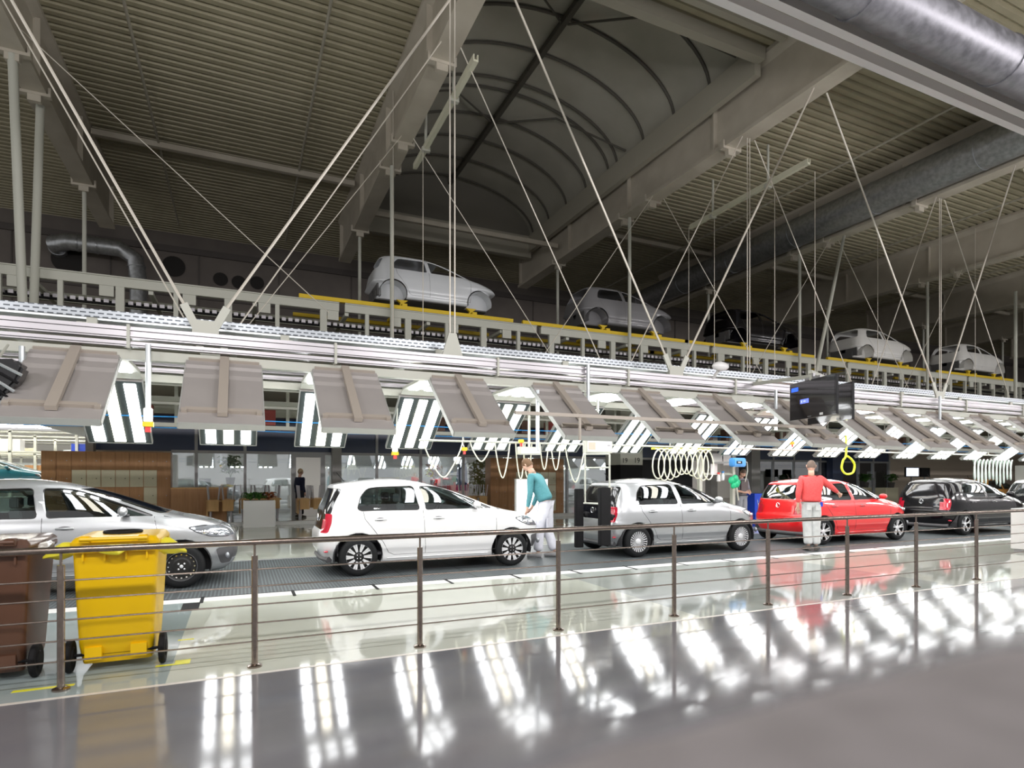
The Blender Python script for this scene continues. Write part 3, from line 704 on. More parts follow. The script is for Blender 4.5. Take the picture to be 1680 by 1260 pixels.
for bi, nm in ((2, 'left of the vaulted skylight'), (3, 'right of the vaulted skylight'), (4, 'beside the duct')):
    x = BX[bi]-.65 if bi == 2 else BX[bi]
    for y, w_ in ((YN, 'near'), (YFAR, 'far')):
        if (bi > 2) == (w_ == 'near'): continue
        tag(MB().prism([(x-.17,3.42),(x+.17,3.42),(x+.06,3.78),(x-.06,3.78)], y-.02, y+.02).build('cable_bracket', m_pale), 'pale triangular bracket on the %s rail, %s' % (w_, nm), 'bracket', 'cable brackets on the rails')
        for e in (-.04, .04): cable((x+e, y, 3.75), (x+e, y, ZB+.0), ('%s of two close vertical cables above the %s triangular bracket' % ('left' if e < 0 else 'right', w_)) if bi == 2 else '%s one of two thin vertical cables %s' % ('left' if e < 0 else 'right', nm), .012)
# thin wires to the mezzanine
for (x0, y0, z0, x1, y1, z1, lab) in ((-3.9, 14.5, 10.2, 1.88, 14.5, 5.35, 'thin wire slanting from the leftmost beam down to the conveyor'), (3.6, 14.5, 9.9, .0, 14.5, 4.65, 'thin wire slanting down left to the conveyor from the beam left of the skylight'),
      (3.9, 14.5, 9.9, 7.9, 14.5, 4.65, 'thin wire slanting down right to the conveyor from the beam left of the skylight'), (11.2, 14.5, 9.9, 7.4, 14.5, 4.65, 'thin wire slanting down left from the beam right of the skylight'),
      (11.6, 14.5, 9.9, 15.8, 14.5, 4.65, 'thin wire slanting down right from the beam right of the skylight'), (18.9, 14.5, 9.9, 15.0, 14.5, 4.65, 'thin wire slanting down left from the duct beam'),
      (19.3, 14.5, 9.9, 23.4, 14.5, 4.65, 'thin wire slanting down right from the duct beam'), (26.6, 14.5, 9.9, 22.8, 14.5, 4.65, 'thin wire slanting down left from the beam past the duct')):
    cable((x0, y0, z0), (x1, y1, z1), lab, .011)
# vertical hangers of the conveyor at every beam
for k in range(1, 8):
    for y, w_ in ((15.95, 'front'), (20.75, 'rear')):
        if k == 1 and w_ == 'front': continue
        rod('hanger_pole', '%s conveyor pole below the %s' % (w_, BN[k]), 'pole', (BX[k], y, 4.6), (BX[k], y, 9.86), .055, m_pale, 'poles carrying the conveyor', 10)
for y, dy, lab in ((14.8, 0.55, 'thick pale pole slanting back from the leftmost beam'), (16.6, -.65, 'thick pale pole slanting forward from the leftmost beam')):
    rod('hanger_pole', lab, 'pole', (-4.1, y, 9.84), (-4.07, y+dy, 4.6), .085, m_pale, 'poles carrying the conveyor', 12)
# rails hung beside the beams, with their rods
for x, nm in ((4.1, 'left of the skylight'), (13.15, 'right of the skylight')):
    t = thing('hung_rail', 'short pale rail hung under the ceiling %s, pointing at the back wall' % nm, 'rail', (x, 0, 0))
    MB().box(-.05, .05, 10.7, 15.1, 9.46, 9.50).box(-.05, -.03, 10.7, 15.1, 9.50, 9.60).box(.03, .05, 10.7, 15.1, 9.50, 9.60).build('channel', mat('rail_cream', (.66,.66,.52), .45), t)
    for y in (12.0, 14.1):
        MB().tube([(0, y, 9.5), (0, y, 10.6 if x > 10 else 11.4)], .035, 8).build('rod', m_pale, t); MB().box(-.10, .10, y-.05, y+.05, 9.42, 9.52).build('shackle', m_pale, t)
for px, y, y0, y1, lab in ((645, 15.1, 270, 520, 'thin vertical wire just right of the pole by the leftmost bodyshell'), (694, 14.1, 250, 512, 'thin vertical wire in front of the leftmost bodyshell'), (1130, 15.0, 372, 545, 'thin vertical wire left of the black bodyshell'), (1172, 14.1, 350, 560, 'thin vertical wire before the tail of the black bodyshell'),
      (1271, 12.1, 302, 575, 'thin vertical wire before the black bodyshell'), (1337, 10.9, 250, 612, 'pale vertical wire directly above the screens'), (1440, 15.0, 430, 600, 'thin vertical wire before the bodyshell right of the screens'), (1600, 14.0, 420, 640, 'thin vertical wire at the far right bodyshell')):
    x = at(px, y); cable((x, y, 9.46 if px in (694, 1130, 1172, 1271, 1337) else 11.45), (x, y, 4.62 if y > 13.9 else 3.46 if y > 11.5 else 3.4), lab, .010, 'vertical wires')
rod('hanger_pole', 'pale pole leaning left above the screens', 'pole', (19.05, 14.1, 9.86), (at(1328, 11.08), 11.08, 3.44), .05, m_pale, None, 8)
rod('hanger_pole', 'pale vertical pole at the right edge of the picture', 'pole', (at(1666, 15), 15, 9.8), (at(1666, 15), 15, 4.6), .07, m_pale, None, 8)
# ================================================================== OVERHEAD CONVEYOR
t = thing('overhead_conveyor', 'long pale steel conveyor deck carrying the bare bodyshells', 'conveyor', (0, 16.2, 0))
segs = [(-14, 2.35), (2.5, 8.15), (8.3, 14.9), (15.05, 21.9), (22.05, 30), (30.15, 40), (40.15, 60)]
for a, c_ in segs:
    MB().box(a, c_, -.05, .05, 5.86, 6.08).box(a, c_, -.09, .09, 6.06, 6.085).build('front_beam', m_pale, t)
    MB().box(a, c_, 1.9, 2.0, 5.86, 6.08).build('rear_beam', m_pale, t)
bx(-14, 60, -.04, .04, 5.16, 5.26).build('lower_beam', m_pale, t); bx(-14, 60, .1, .16, 4.62, 4.95).build('edge_beam', m_pale, t)
for k in range(40):
    x = -7+k*1.12; wd = .05 if k % 2 else .085; bx(x-wd, x+wd, -.04, .06, 4.6, 5.86).build('post', m_pale, t)
for k in range(26): x = -6.1+k*1.66; bx(x-.14, x+.14, -.03, .03, 5.62, 5.86).build('chain_bracket', m_pale, t)
b = MB().box(-14, 60, .3, .42, 5.52, 5.60); b.build('chain_guide', m_dark, t)
b = MB()
for k in range(230): x = -8+k*.16; b.box(x, x+.10, .24, .3, 5.54, 5.62)
tag(b.build('roller_chain', m_alu, t), kind='stuff')
MB().box(-14, 60, .9, 1.0, 5.3, 5.5).box(-14, 60, 1.6, 1.7, 5.0, 5.4).build('inner_beam', m_pale, t)
for k in range(20): x = -6.4+k*2.24; bx(x-.05, x+.05, .05, 1.9, 5.78, 5.86).build('cross_member', m_pale, t)
for i, (x, car) in enumerate(SH):
    s_ = thing('skid', 'yellow steel skid under the '+['leftmost grey','second charcoal','glossy black','fourth light grey','farthest right light grey'][i]+' bodyshell', 'skid', (x, YC, 0), group='yellow skids')
    for yy in (-.95, .95): bx(-3.75 if i < 1 else -4.05 if i < 3 else -3.9, 2.25, yy-.05, yy+.05, 6.09, 6.19).build('runner', m_yel, s_)
    for xx in (-1.0, 1.05): bx(xx-.07, xx+.07, -.95, .95, 6.19, 6.27).build('cross_tube', m_yel, s_)
    for xx in (-1.0, 1.05):
        for yy in (-.62, .62): MB().prism([(xx-.07,6.27),(xx+.07,6.27),(xx+.05,6.36),(xx+.16,6.44),(xx-.16,6.44),(xx-.05,6.36)], yy-.05, yy+.05).build('support', m_yel, s_)
# lower mezzanine steelwork seen between the canopies
for y, z, h, m, lab in ((13.6, 3.55, .22, m_pale, 'pale steel beam behind the canopies, upper'), (14.0, 3.05, .10, m_pale, 'thin pale beam behind the canopies, lower'), (15.2, 3.75, .3, m_pale, 'deep pale beam under the conveyor')):
    tag(bx(-14, 60, y, y+.12, z, z+h).build('steel_beam', m, None), lab, 'beam', 'steel beams behind the canopies')
t = thing('under_deck', 'pale sheet soffit hung between the inner rail and the conveyor', 'soffit', (0, 12.2, 0)); bx(-14, 60, -.5, .55, 3.42, 3.46).build('sheet', m_pale, t); bx(-14, 60, .5, .55, 3.2, 3.42).build('edge', m_pale, t)
t = thing('lower_conveyor', 'second conveyor under the mezzanine with brown and red carriers', 'conveyor', (0, 17, 0))
MB().box(-14, 60, -.05, .05, 3.3, 3.5).box(-14, 60, -.05, .05, 2.75, 2.85).box(-14, 60, 1.2, 1.3, 3.2, 3.5).build('beam', m_pale, t)
m_brown = mat('carrier_brown', (.16,.08,.06), .6)
for k in range(40):
    x = -8+k*.95
    bx(x, x+.3, .2, .5, 2.9, 3.3).build('carrier', m_brown if k % 3 else mat('carrier_red', (.35,.05,.04), .5), t)
for k in range(34): bx(-8+k*1.3, -7.92+k*1.3, -.04, .04, 2.75, 4.35).build('post', m_pale, t)
# ================================================================== DUCTS ABOVE
def duct(pts, r, ringd, nm, lab):
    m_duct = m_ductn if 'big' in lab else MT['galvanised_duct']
    t = thing(nm, lab, 'duct'); P_ = [Vector(p) for p in pts]
    MB().tube(P_, r, 28).build('pipe', m_duct, t, smooth=True)
    for p, q in zip(P_, P_[1:]):
        L_ = (q-p).length; d = (q-p).normalized(); k = int(L_/ringd)
        for i in range(1, k+1):
            c = p+d*(i*ringd-ringd*.5); MB().tube([c-d*.02, c+d*.02], r+.015, 28).build('joint_ring', m_duct, t, smooth=True)
    return t
duct([(18.35, -4, 10.36), (18.35, 27.6, 10.36)], .50, 3.0, 'ventilation_duct', 'round grey duct running back beside the fourth beam')
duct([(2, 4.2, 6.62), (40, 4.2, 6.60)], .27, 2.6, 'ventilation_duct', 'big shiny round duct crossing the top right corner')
for y, z, lab in ((4.62, 6.58, 'white square rail under the big duct, nearer the camera'), (4.92, 6.66, 'white square rail under the big duct, farther from the camera')):
    tag(MB().box(2, 40, y, y+.10, z, z+.10).box(2, 40, y+.02, y+.08, z+.10, z+.15).build('white_rail', mat('rail_white', (.90,.87,.87), .4)), lab, 'rail', 'white rails under the big duct')
bx_ = MB().box(2, 40, 3.0, 3.7, 7.4, 7.5); tag(bx_.build('dark_tray', m_rib), 'dark tray above the big duct', 'tray')
x = at(112, 26.9); z = zat(112, 26.9, 402)
e = at(222, 26.9)
duct([(x-.5, 27.9, z+.1), (x-.45, 27.2, z+.1), (x, 26.9, z+.12), (e-.5, 26.9, z+.12), (e, 26.9, z-.2), (e+.1, 26.9, z-1.0), (e+.1, 26.9, 4.6)], .30, .6, 'elbow_duct', 'small silver duct bending down at the back wall, far left')
# ================================================================== RAILING AND FOREGROUND
YR = 5.15
t = thing('railing', 'stainless steel railing with five thin wires between the posts', 'railing', (0, YR, 0))
b = MB().tube([(-6, 0, .985), (14.5, 0, .985)], .024, 16); b.build('handrail', m_steel, t, smooth=True)
for i, z in enumerate((.77, .635, .49, .345, .20)):
    b = MB().tube([(-6, 0, z), (14.5, 0, z)], .0065, 8); b.build('wire', m_steel, t, smooth=True)
for px in (-300, 100, 418, 689, 916, 1106, 1260, 1390, 1503, 1602, 1688):
    x = at(px, YR)
    p = MB().tube([(x, 0, .012), (x, 0, .88)], .024, 16).build('post', m_steel, t, smooth=True)
    MB().tube([(x, 0, .88), (x, 0, .965)], .009, 10).build('pin', m_steel, p, smooth=True)
    MB().lathe([(0,.0),(.055,.0),(.055,.012),(.035,.022),(.026,.024)], Matrix.Translation((x, 0, 0)), 20).build('foot_plate', m_steel, p, smooth=True)
# white block standing right of the railing
x = at(1658, 6.85)
t = thing('white_cabinet', 'low white cabinet cut off by the right edge of the picture', 'cabinet', (x, 5.95, 0))
bx(0, 1.6, 0, .9, .06, .87).build('body', m_white, t, bevel=.006); bx(.04, 1.56, .04, .86, 0, .06).build('plinth', m_greyf, t)
for i in range(3): bx(.02, 1.58, -.008, 0, .12+i*.25, .34+i*.25).build('drawer', m_white, t)
# blurred padded ledge close to the lens
t = thing('padded_ledge', 'blurred grey padded ledge filling the bottom right corner, close to the camera', 'ledge', (0,0,0))
s_, c_ = math.sin(TH), math.cos(TH)
def campt(px, py, z): D = (CH-z)*FPX/(py-HOR); R = (px-840)/FPX*D; return Vector((D*s_+R*c_, D*c_-R*s_, z))
zl = 1.385; edge = [campt(px, py, zl) for px, py in ((560,1300),(760,1262),(860,1228),(960,1195),(1060,1178),(1160,1150),(1260,1125),(1330,1108),(1420,1092),(1500,1072),(1600,1052),(1700,1045),(1900,1018))]
back = [p+Vector((.16, -.30, 0)) for p in edge]
b = MB(); n = len(edge)
vs = [p+Vector((0,0,-.02)) for p in edge]+[p+Vector((.006,-.012,-.004)) for p in edge]+[p+Vector((.02,-.04,0)) for p in edge]+back+[p+Vector((0,0,-.05)) for p in back]+[p+Vector((0,0,-.05)) for p in edge]
b.add(vs, [(r*n+i, r*n+i+1, ((r+1) % 6)*n+i+1, ((r+1) % 6)*n+i) for r in range(6) for i in range(n-1)]+[tuple(r*n for r in range(6)), tuple(r*n+n-1 for r in reversed(range(6)))])
b.build('pad', vary('grey_felt', (.36,.335,.34), (.42,.39,.40), 25, .9, bump=.2), t, smooth=True)
m0, m1 = (edge[3]+back[3])/2, (edge[10]+back[10])/2
for m in (m0, m1): MB().box(m.x-.02, m.x+.02, m.y-.02, m.y+.02, 0, zl-.05).build('leg', m_greyf, t)
# wheelie bins
def bin_(nm, label, x, y, m, ml, rz, bag=True):
    t = thing(nm, label, 'bin', (x, y, 0), rz)
    def loft(rings):
        b = MB(); vs = []; k = 16
        for z, hx, y0, y1 in rings:
            r = .045; 
            for cx, cy, a0 in ((hx-r, y1-r, 0), (-hx+r, y1-r, PI/2), (-hx+r, y0+r, PI), (hx-r, y0+r, 1.5*PI)):
                for i in range(4): a = a0+PI/2*i/3; vs.append((cx+r*math.cos(a), cy+r*math.sin(a), z))
        b.add(vs, [(q*k+i, q*k+(i+1) % k, (q+1)*k+(i+1) % k, (q+1)*k+i) for q in range(len(rings)-1) for i in range(k)]+[tuple(range(k)), tuple(len(vs)-k+i for i in range(k))]); return b
    loft([(.05,.235,.06,.55),(.12,.245,.04,.60),(.20,.25,.0,.61),(.93,.285,-.02,.70),(.945,.30,-.035,.72),(.975,.30,-.035,.72)]).build('body', m, t, smooth=True)
    b = loft([(.978,.298,-.05,.72),(1.0,.298,-.05,.72),(1.035,.27,-.02,.68),(1.04,.2,.05,.6)]); b.build('lid', ml, t, smooth=True)
    for i in range(4): bx(-.21+i*.14-.006, -.21+i*.14+.006, -.045, -.01, .86, .94).build('rib', m, t)
    bx(-.29, .29, -.06, -.035, .925, .955).build('rim_bar', m, t)
    ax = MB().tube([(-.30, .05, .125), (.30, .05, .125)], .012, 10).build('axle', m_dark, t, smooth=True)
    for sx in (-1, 1):
        wh = MB().lathe([(0,-.03),(.06,-.03),(.07,-.02),(.115,-.022),(.125,-.012),(.125,.012),(.115,.022),(.07,.02),(.06,.03),(0,.03)], Matrix.Translation((sx*.31, .05, .125)) @ Matrix.Rotation(PI/2, 4, 'Y'), 24).build('wheel', m_dark, t, smooth=True)
        bx(sx*.15-.055, sx*.15+.055, -.015, .03, .09, .19).build('axle_bracket', m, t)
        MB().prism([(sx*.19-.035,1.0),(sx*.19+.035,1.0),(sx*.19+.03,1.055),(sx*.19-.03,1.055)], -.10, -.02).build('hinge', m, t, bevel=.005)
    MB().tube([(-.22,-.10,1.03),(.22,-.10,1.03)], .014, 8).build('handle', m, t, smooth=True)
    return t
m_ybin = mat('bin_yellow', (.85,.53,.0), .38, 0, .5); m_bbin = vary('bin_brown', (.10,.045,.025), (.13,.06,.035), 2, .4)
xb = at(191, 5.53)
t = bin_('wheelie_bin', 'yellow wheelie bin behind the railing at the left', xb, 5.53, m_ybin, m_ybin, 0)
b = MB(); b.tube([(.0+.13*math.cos(2*PI*i/28), .30+.13*math.sin(2*PI*i/28), 1.052) for i in range(28)], .012, 6, closed=True); b.build('lid_ring', m_dark, t, smooth=True)
m_bag = mat('bag_film', (.80,.72,.05), .25, trans=.0); 
def bag(name, m, pts, parent, n=26, sd=1):
    rnd = random.Random(sd); b = MB(); vs = []; R_ = 5
    for j in range(R_):
        for i in range(n):
            a = 2*PI*i/n; f = j/(R_-1)
            vs.append((pts[0]*math.cos(a)*(1+.10*f+rnd.uniform(-.03,.03)*f), pts[1]+pts[2]*math.sin(a)*(1+.10*f+rnd.uniform(-.03,.03)*f), pts[3]-f*pts[4]*(1+.5*rnd.uniform(-1,1))+.015*math.sin(5*a)*f))
    b.add(vs, [(j*n+i, j*n+(i+1) % n, (j+1)*n+(i+1) % n, (j+1)*n+i) for j in range(R_-1) for i in range(n)])
    o = b.build(name, m, parent, smooth=True); md = o.modifiers.new('film', 'SOLIDIFY'); md.thickness = .003; return o
tg = tag(bag('bin_bag', m_bag, (.325, .335, .405, .985, .05), None, 34, 2), 'thin yellow bag sticking out under the lid of the yellow bin', 'bag'); tg.location = (xb, 5.53, 0)
b = MB()
rnd = random.Random(7)
for sx in (-1, 1):
    c = Vector((sx*.42, .06, .93)); vs = []; n = 12
    for j in range(6):
        for i in range(n):
            a = 2*PI*i/n; f = j/5; r = .05*math.sin(PI*min(1, .25+f*.8))+.01
            vs.append((c.x-sx*.14+sx*.20*f, c.y+r*math.cos(a)*(1+rnd.uniform(-.3,.3)), c.z+.02-.06*f*f+r*math.sin(a)*(1+rnd.uniform(-.3,.3))))
    MB().add(vs, [(j*n+i, j*n+(i+1) % n, (j+1)*n+(i+1) % n, (j+1)*n+i) for j in range(5) for i in range(n)]).build('bag_tuft', m_bag, tg, smooth=True)
bin_('wheelie_bin', 'brown wheelie bin at the left edge behind the railing', xb-.83, 5.53, m_bbin, mat('bin_lid_brown', (.14,.08,.06), .2), 0)
tg = tag(bag('bin_bag', mat('clear_film', (.62,.60,.58), .15), (.315, .335, .395, .99, .04), None, 34, 5), 'clear crumpled bag over the top of the brown bin', 'bag'); tg.location = (xb-.83, 5.53, 0)
m_tape = mat('yellow_tape', (.75,.72,.02), .5)
for i, (x0, y0, w_, h_) in enumerate(((xb-.57, 5.22, .36, .045), (xb+.27, 5.46, .24, .04), (xb+.40, 5.50, .11, .09), (xb+.36, 6.25, .13, .04))):
    tag(bx(x0, x0+w_, y0, y0+h_, 0, .0015).build('floor_tape', m_tape), 'yellow tape strip on the floor, %s' % ['below the left bin wheel','right of the yellow bin','short piece joining the strip right of the bin','behind the yellow bin'][i], 'tape', 'yellow floor tape')
# ================================================================== SCREENS
m_scr = mat('dark_screen', (.006,.006,.008), .12, coat=.5); m_sblue = mat('screen_blue', (.02,.09,.7), .3, em=1.2, emc=(.02,.10,.8)); m_sblue2 = mat('screen_violet', (.10,.14,.6), .3, em=1.2, emc=(.12,.17,.8)); m_sw = mat('screen_white', (.9,.9,.9), .4, em=.8)
def tv(label, R_, L_, face, extras=True):
    R_ = Vector(R_); L_ = Vector(L_); d = (R_-L_); wd = d.length; rz = math.atan2(d.y, d.x)
    t = thing('screen', label, 'screen', (L_.x, L_.y, 2.52), rz, 'screens hung in front of the canopies')
    f = face                                                            # local y of the picture side
    MB().box(0, wd, min(0, -f*.05), max(0, -f*.05), 0, .655).build('casing', m_black, t, bevel=.004)
    bx(.025, wd-.025, f*.002-.001, f*.002+.001, .05, .63).build('picture_area', m_scr, t)
    if extras:
        y = f*.005
        bx(.06, .25, y-.002, y, .50, .57).build('blue_box', m_sblue, t); bx(.31, .54, y-.002, y, .265, .34).build('violet_box', m_sblue2, t)
        b = MB().box(.335, .36, y+f*.001-.001, y+f*.001+.001, .285, .32).box(.40, .42, y+f*.001-.001, y+f*.001+.001, .292, .312).box(.425, .445, y+f*.001-.001, y+f*.001+.001, .292, .315).box(.45, .465, y+f*.001-.001, y+f*.001+.001, .292, .308); b.build('small_marks', m_sw, t)
    bx(wd*.68, wd*.75, f*.006-.002, f*.006, .02, .06).build('sticker', m_white, t)
    bx(wd*.42, wd*.50, f*.006-.002, f*.006, .022, .03).build('maker_mark', m_greyf, t)
    bx(.4, .8, -f*.04-.02, -f*.04+.02, .655, .70).build('mount', m_greyf, t); bx(wd*.5-.03, wd*.5+.03, -f*.03-.02, -f*.03+.02, .70, .76).build('mount_stub', m_greyf, t)
    return t
tv('left screen, mostly black with a blue and a violet box', (8.71, 6.59, 0), (9.04, 7.76, 0), -1)
b_ = tv('right screen, dark, partly hidden behind the left one', (9.73, 7.05, 0), (10.06, 8.22, 0), -1, False)
t = thing('screen_mount', 'pale steel arm and pole holding the two screens from the rail', 'mount', (9.2, 7.3, 0))
MB().bar((-.35, -.12, 3.30), (.70, .33, 3.30), .06).bar((-.3, -.1, 3.28), (-.3, -.1, 3.16), .04).bar((.65, .3, 3.28), (.65, .3, 3.16), .04).build('arm', m_pale, t)
MB().bar((.2, .12, 3.32), (.2, 1.7, 3.38), .06).build('beam', m_pale, t)
tag(MB().ball((8.35, 8.75, 3.62), (.20,.09,.09)).tube([(8.35,8.8,3.55),(8.35,8.95,3.42)], .03).build('rail_camera', m_white, smooth=True), 'small white rounded camera on the rail left of the screens', 'camera')
# ================================================================== HOSES AND FITTINGS BEHIND THE CARS
YH = 11.35
RX0, RX1, RZ0, RZ1 = at(688, YH), at(1640, YH), zat(688, YH, 722), zat(1000, YH, 732)+.02
RZ = lambda x: RZ0+(RZ1-RZ0)*(x-RX0)/(RX1-RX0)
b = MB()
for k in range(9): x = RX0+.9+k*2.6; b.tube([(x, YH, RZ(x)), (x, YH, 3.1), (x, 11.12, 3.1)], .014, 6)
b.tube([(at(688, YH), YH, zat(688, YH, 722)), (at(1640, YH), YH, zat(1000, YH, 732)+.02)], .022, 8)
tag(b.build('hose_rail', m_pale, smooth=True), 'thin pale rail behind the car roofs that the hoses hang from', 'rail')
def loop(px0, px1, py, lab, y=YH, y0=730, m=None, r=.014):
    xa, xb_ = at(px0, y), at(px1, y); zt = RZ((xa+xb_)/2); zb = zat((px0+px1)/2, y, py); pts = []
    for i in range(21):
        f = i/20; s = math.sin(PI*f)**.75 if 0 < f < 1 else 0
        xx = xa+(xb_-xa)*(f+.06*math.sin(2*PI*f)); pts.append((xx, y+.02*math.sin(7*f), zt-(zt-zb)*s))
    b = MB().tube(pts, r, 6); return tag(b.build('air_hose', m or m_hose, smooth=True), lab, 'hose', 'cream hoses hanging behind the cars')
for a, c_, py, lab in ((694, 760, 783, 'large cream hose loop above the white hatchback, farthest left'), (771, 808, 757, 'short cream hose loop right of the large left one'), (812, 837, 784, 'long cream hose loop in front of the wood lockers'), (846, 862, 786, 'narrow cream hose loop left of the teal man'),
    (858, 873, 784, 'narrow cream hose loop over the teal man'), (886, 900, 770, 'short cream hose loop right of the teal man'), (904, 920, 771, 'rounded cream hose loop before the cream locker doors'), (927, 960, 791, 'long cream hose loop left of the white tube frame')):
    loop(a, c_, py, lab)
xs = at(1072, YH); xe = at(1163, YH); pts = []; n = 10
for i in range(n*18+1):
    f = i/(n*18); a = 2*PI*n*f
    pts.append((xs+(xe-xs)*f+.25*math.sin(a), YH-.08+.05*math.sin(a), 2.17-.335*(1-math.cos(a))*(1+.12*math.sin(f*9))))
tag(MB().tube(pts, .016, 6).build('coiled_hose', m_hose, smooth=True), 'cream coiled hose with ten long loops above the middle silver car', 'hose')
b = MB()
for i in range(14): x = xs+(xe-xs)*i/13; b.box(x-.05, x+.05, YH-.02, YH+.02, 2.15, 2.19)
tag(b.build('hose_clip_strip', mat('clip_yellow', (.75,.72,.05), .5)), 'yellow clip strip holding the coiled hose', 'clip strip')
xs = at(1590, 11); xe = at(1655, 11); pts = []; n = 11
for i in range(n*14+1):
    f = i/(n*14); a = 2*PI*n*f; pts.append((xs+(xe-xs)*f+.26*math.sin(a), 10.9+.1*math.sin(a), 2.05-.38*(1-math.cos(a))*(.8+.3*math.sin(f*7)**2)))
tag(MB().tube(pts, .02, 6).build('coiled_hose', mat('hose_mint', (.62,.72,.66), .45), smooth=True), 'pale green coiled hose above the black hatchback at the right', 'hose')
yh = 8.6; xh = at(1388, yh)
b = MB().tube(smooth_pts([(xh, yh, 2.45), (xh, yh, 1.98), (at(1383, yh), yh, 1.85), (at(1381, yh), yh, 1.68), (at(1388, yh), yh, 1.57), (at(1399, yh), yh, 1.60), (at(1402, yh), yh, 1.76), (at(1397, yh), yh, 1.88), (at(1390, yh), yh, 1.95)]), .022, 8)
tag(b.build('air_hose', mat('hose_yellow', (.70,.80,.03), .4), smooth=True), 'thick yellow-green hose loop hanging over the red car roof', 'hose')
b = MB().tube([(xh, yh, 2.45), (xh, yh, 2.38)], .06, 12); b.tube([(xh, yh, 2.40), (xh+.12, yh, 2.45), (xh+.1, yh, 2.56), (xh, yh, 2.58), (xh, yh, 3.02)], .03, 8)
tag(b.build('hose_coupling', m_white, smooth=True), 'white coupling and pipe at the top of the yellow-green hose', 'coupling')
# junction boxes
def jbox(px0, px1, py0, py1, y, lab, win=True):
    x0, x1 = at(px0, y), at(px1, y); pm_ = (px0+px1)/2; z1, z0 = zat(pm_, y, py0), zat(pm_, y, py1); t = thing('junction_box', lab, 'box', (x0, y, z0))
    bx(0, x1-x0, 0, .14, 0, z1-z0).build('casing', m_pale, t, bevel=.006); bx(.03, x1-x0-.03, -.006, 0, .03, z1-z0-.03).build('cover', m_white, t)
    if win: bx(.05, .05+(x1-x0)*.25, -.012, -.006, .06, z1-z0-.06).build('label_window', m_beige, t)
    bx((x1-x0)*.8, (x1-x0)*.9, -.012, -.006, (z1-z0)*.5, (z1-z0)*.62).build('name_strip', m_greyf, t); bx((x1-x0)*.5-.02, (x1-x0)*.5+.02, .05, .09, z1-z0, 3.1-z0).build('hanger', m_pale, t)
    return t
jbox(962, 1005, 721, 743, 9.9, 'white junction box above the tail of the middle silver car')
jbox(853, 888, 733, 746, 11.1, 'white distribution box above the teal man', False)
def fittings(): pass
for px, py, lab in ((762, 738, 'yellow and red switch hanging over the white hatchback'), (1300, 728, 'yellow switch hanging left of the red sweater man'), (855, 725, 'yellow hose fitting left above the teal man')):
    y = 11.2; x = at(px, y); z = zat(px, y, py); t = thing('pull_switch', lab, 'switch', (x, y, z), group='yellow switches on the hose rail')
    bx(-.05, .05, -.04, .04, -.02, .05).build('housing', m_yel, t, bevel=.008); bx(-.02, .02, -.02, .02, -.09, -.02).build('grip', mat('red_plastic', (.7,.05,.05), .4), t); MB().tube([(0,0,.04),(0,.15,RZ(x)-z)], .008, 6).build('cord', m_white, t)
# alignment rig behind the middle silver car
t = thing('alignment_rig', 'white tube frame with two tall black pads behind the middle silver car', 'test rig', (0,0,0))
def rp(px, py, y): return Vector((at(px, y), y, zat(px, y, py)))
y1, y2 = 9.05, 9.94
pA = rp(990, 800, y1); pA0 = rp(990, 895, y1); pB = rp(949, 802, y2); pB0 = rp(949, 898, y2)
MB().box(pA.x-.09, pA.x+.13, y1-.05, y1+.05, pA0.z, pA.z).build('black_pad', m_dark, t, bevel=.01)
MB().box(pB.x-.07, pB.x+.09, y2-.05, y2+.05, pB0.z, pB.z).build('black_pad', m_dark, t, bevel=.01)
q1, q2 = rp(960, 745, 9.9), rp(1000, 745, 9.3)
MB().tube([q1, Vector((q1.x, 9.9, 1.0))], .018, 8).build('upright', m_pale, t); MB().tube([q2, Vector((q2.x, 9.3, 1.0))], .018, 8).build('upright', m_pale, t)
MB().tube([Vector((q1.x, 9.9, 1.68)), Vector((q2.x, 9.3, 1.68))], .015, 8).build('cross_tube', m_pale, t); MB().tube([Vector((q1.x, 9.9, 1.0)), Vector((q2.x, 9.3, 1.0))], .018, 8).build('cross_tube', m_pale, t); MB().tube([Vector((q1.x, 9.9, q1.z)), Vector((q2.x, 9.3, q2.z))], .015, 8).build('cross_tube', m_pale, t); MB().tube([Vector((q2.x,9.3,1.0)), Vector((pA.x,y1,1.0))], .018, 8).build('pad_arm', m_pale, t); MB().tube([Vector((q1.x,9.9,1.0)), Vector((pB.x,y2,1.0))], .018, 8).build('cross_tube', m_pale, t)
for p, y in ((pA, y1), (pB, y2)):
    b = MB(); c = Vector((p.x+.16, y, .78)); b.ball(c, (.05,.05,.06)); b.bar(c, (p.x+.05, y, .72), .03); b.ball((c.x+.06, c.y, c.z+.02), .03); b.build('clamp', m_dark, t, smooth=True)
MB().tube([(q1.x, 9.9, q1.z), (q1.x, 9.9, 3.35)], .018, 8).build('upper_tube', m_pale, t)
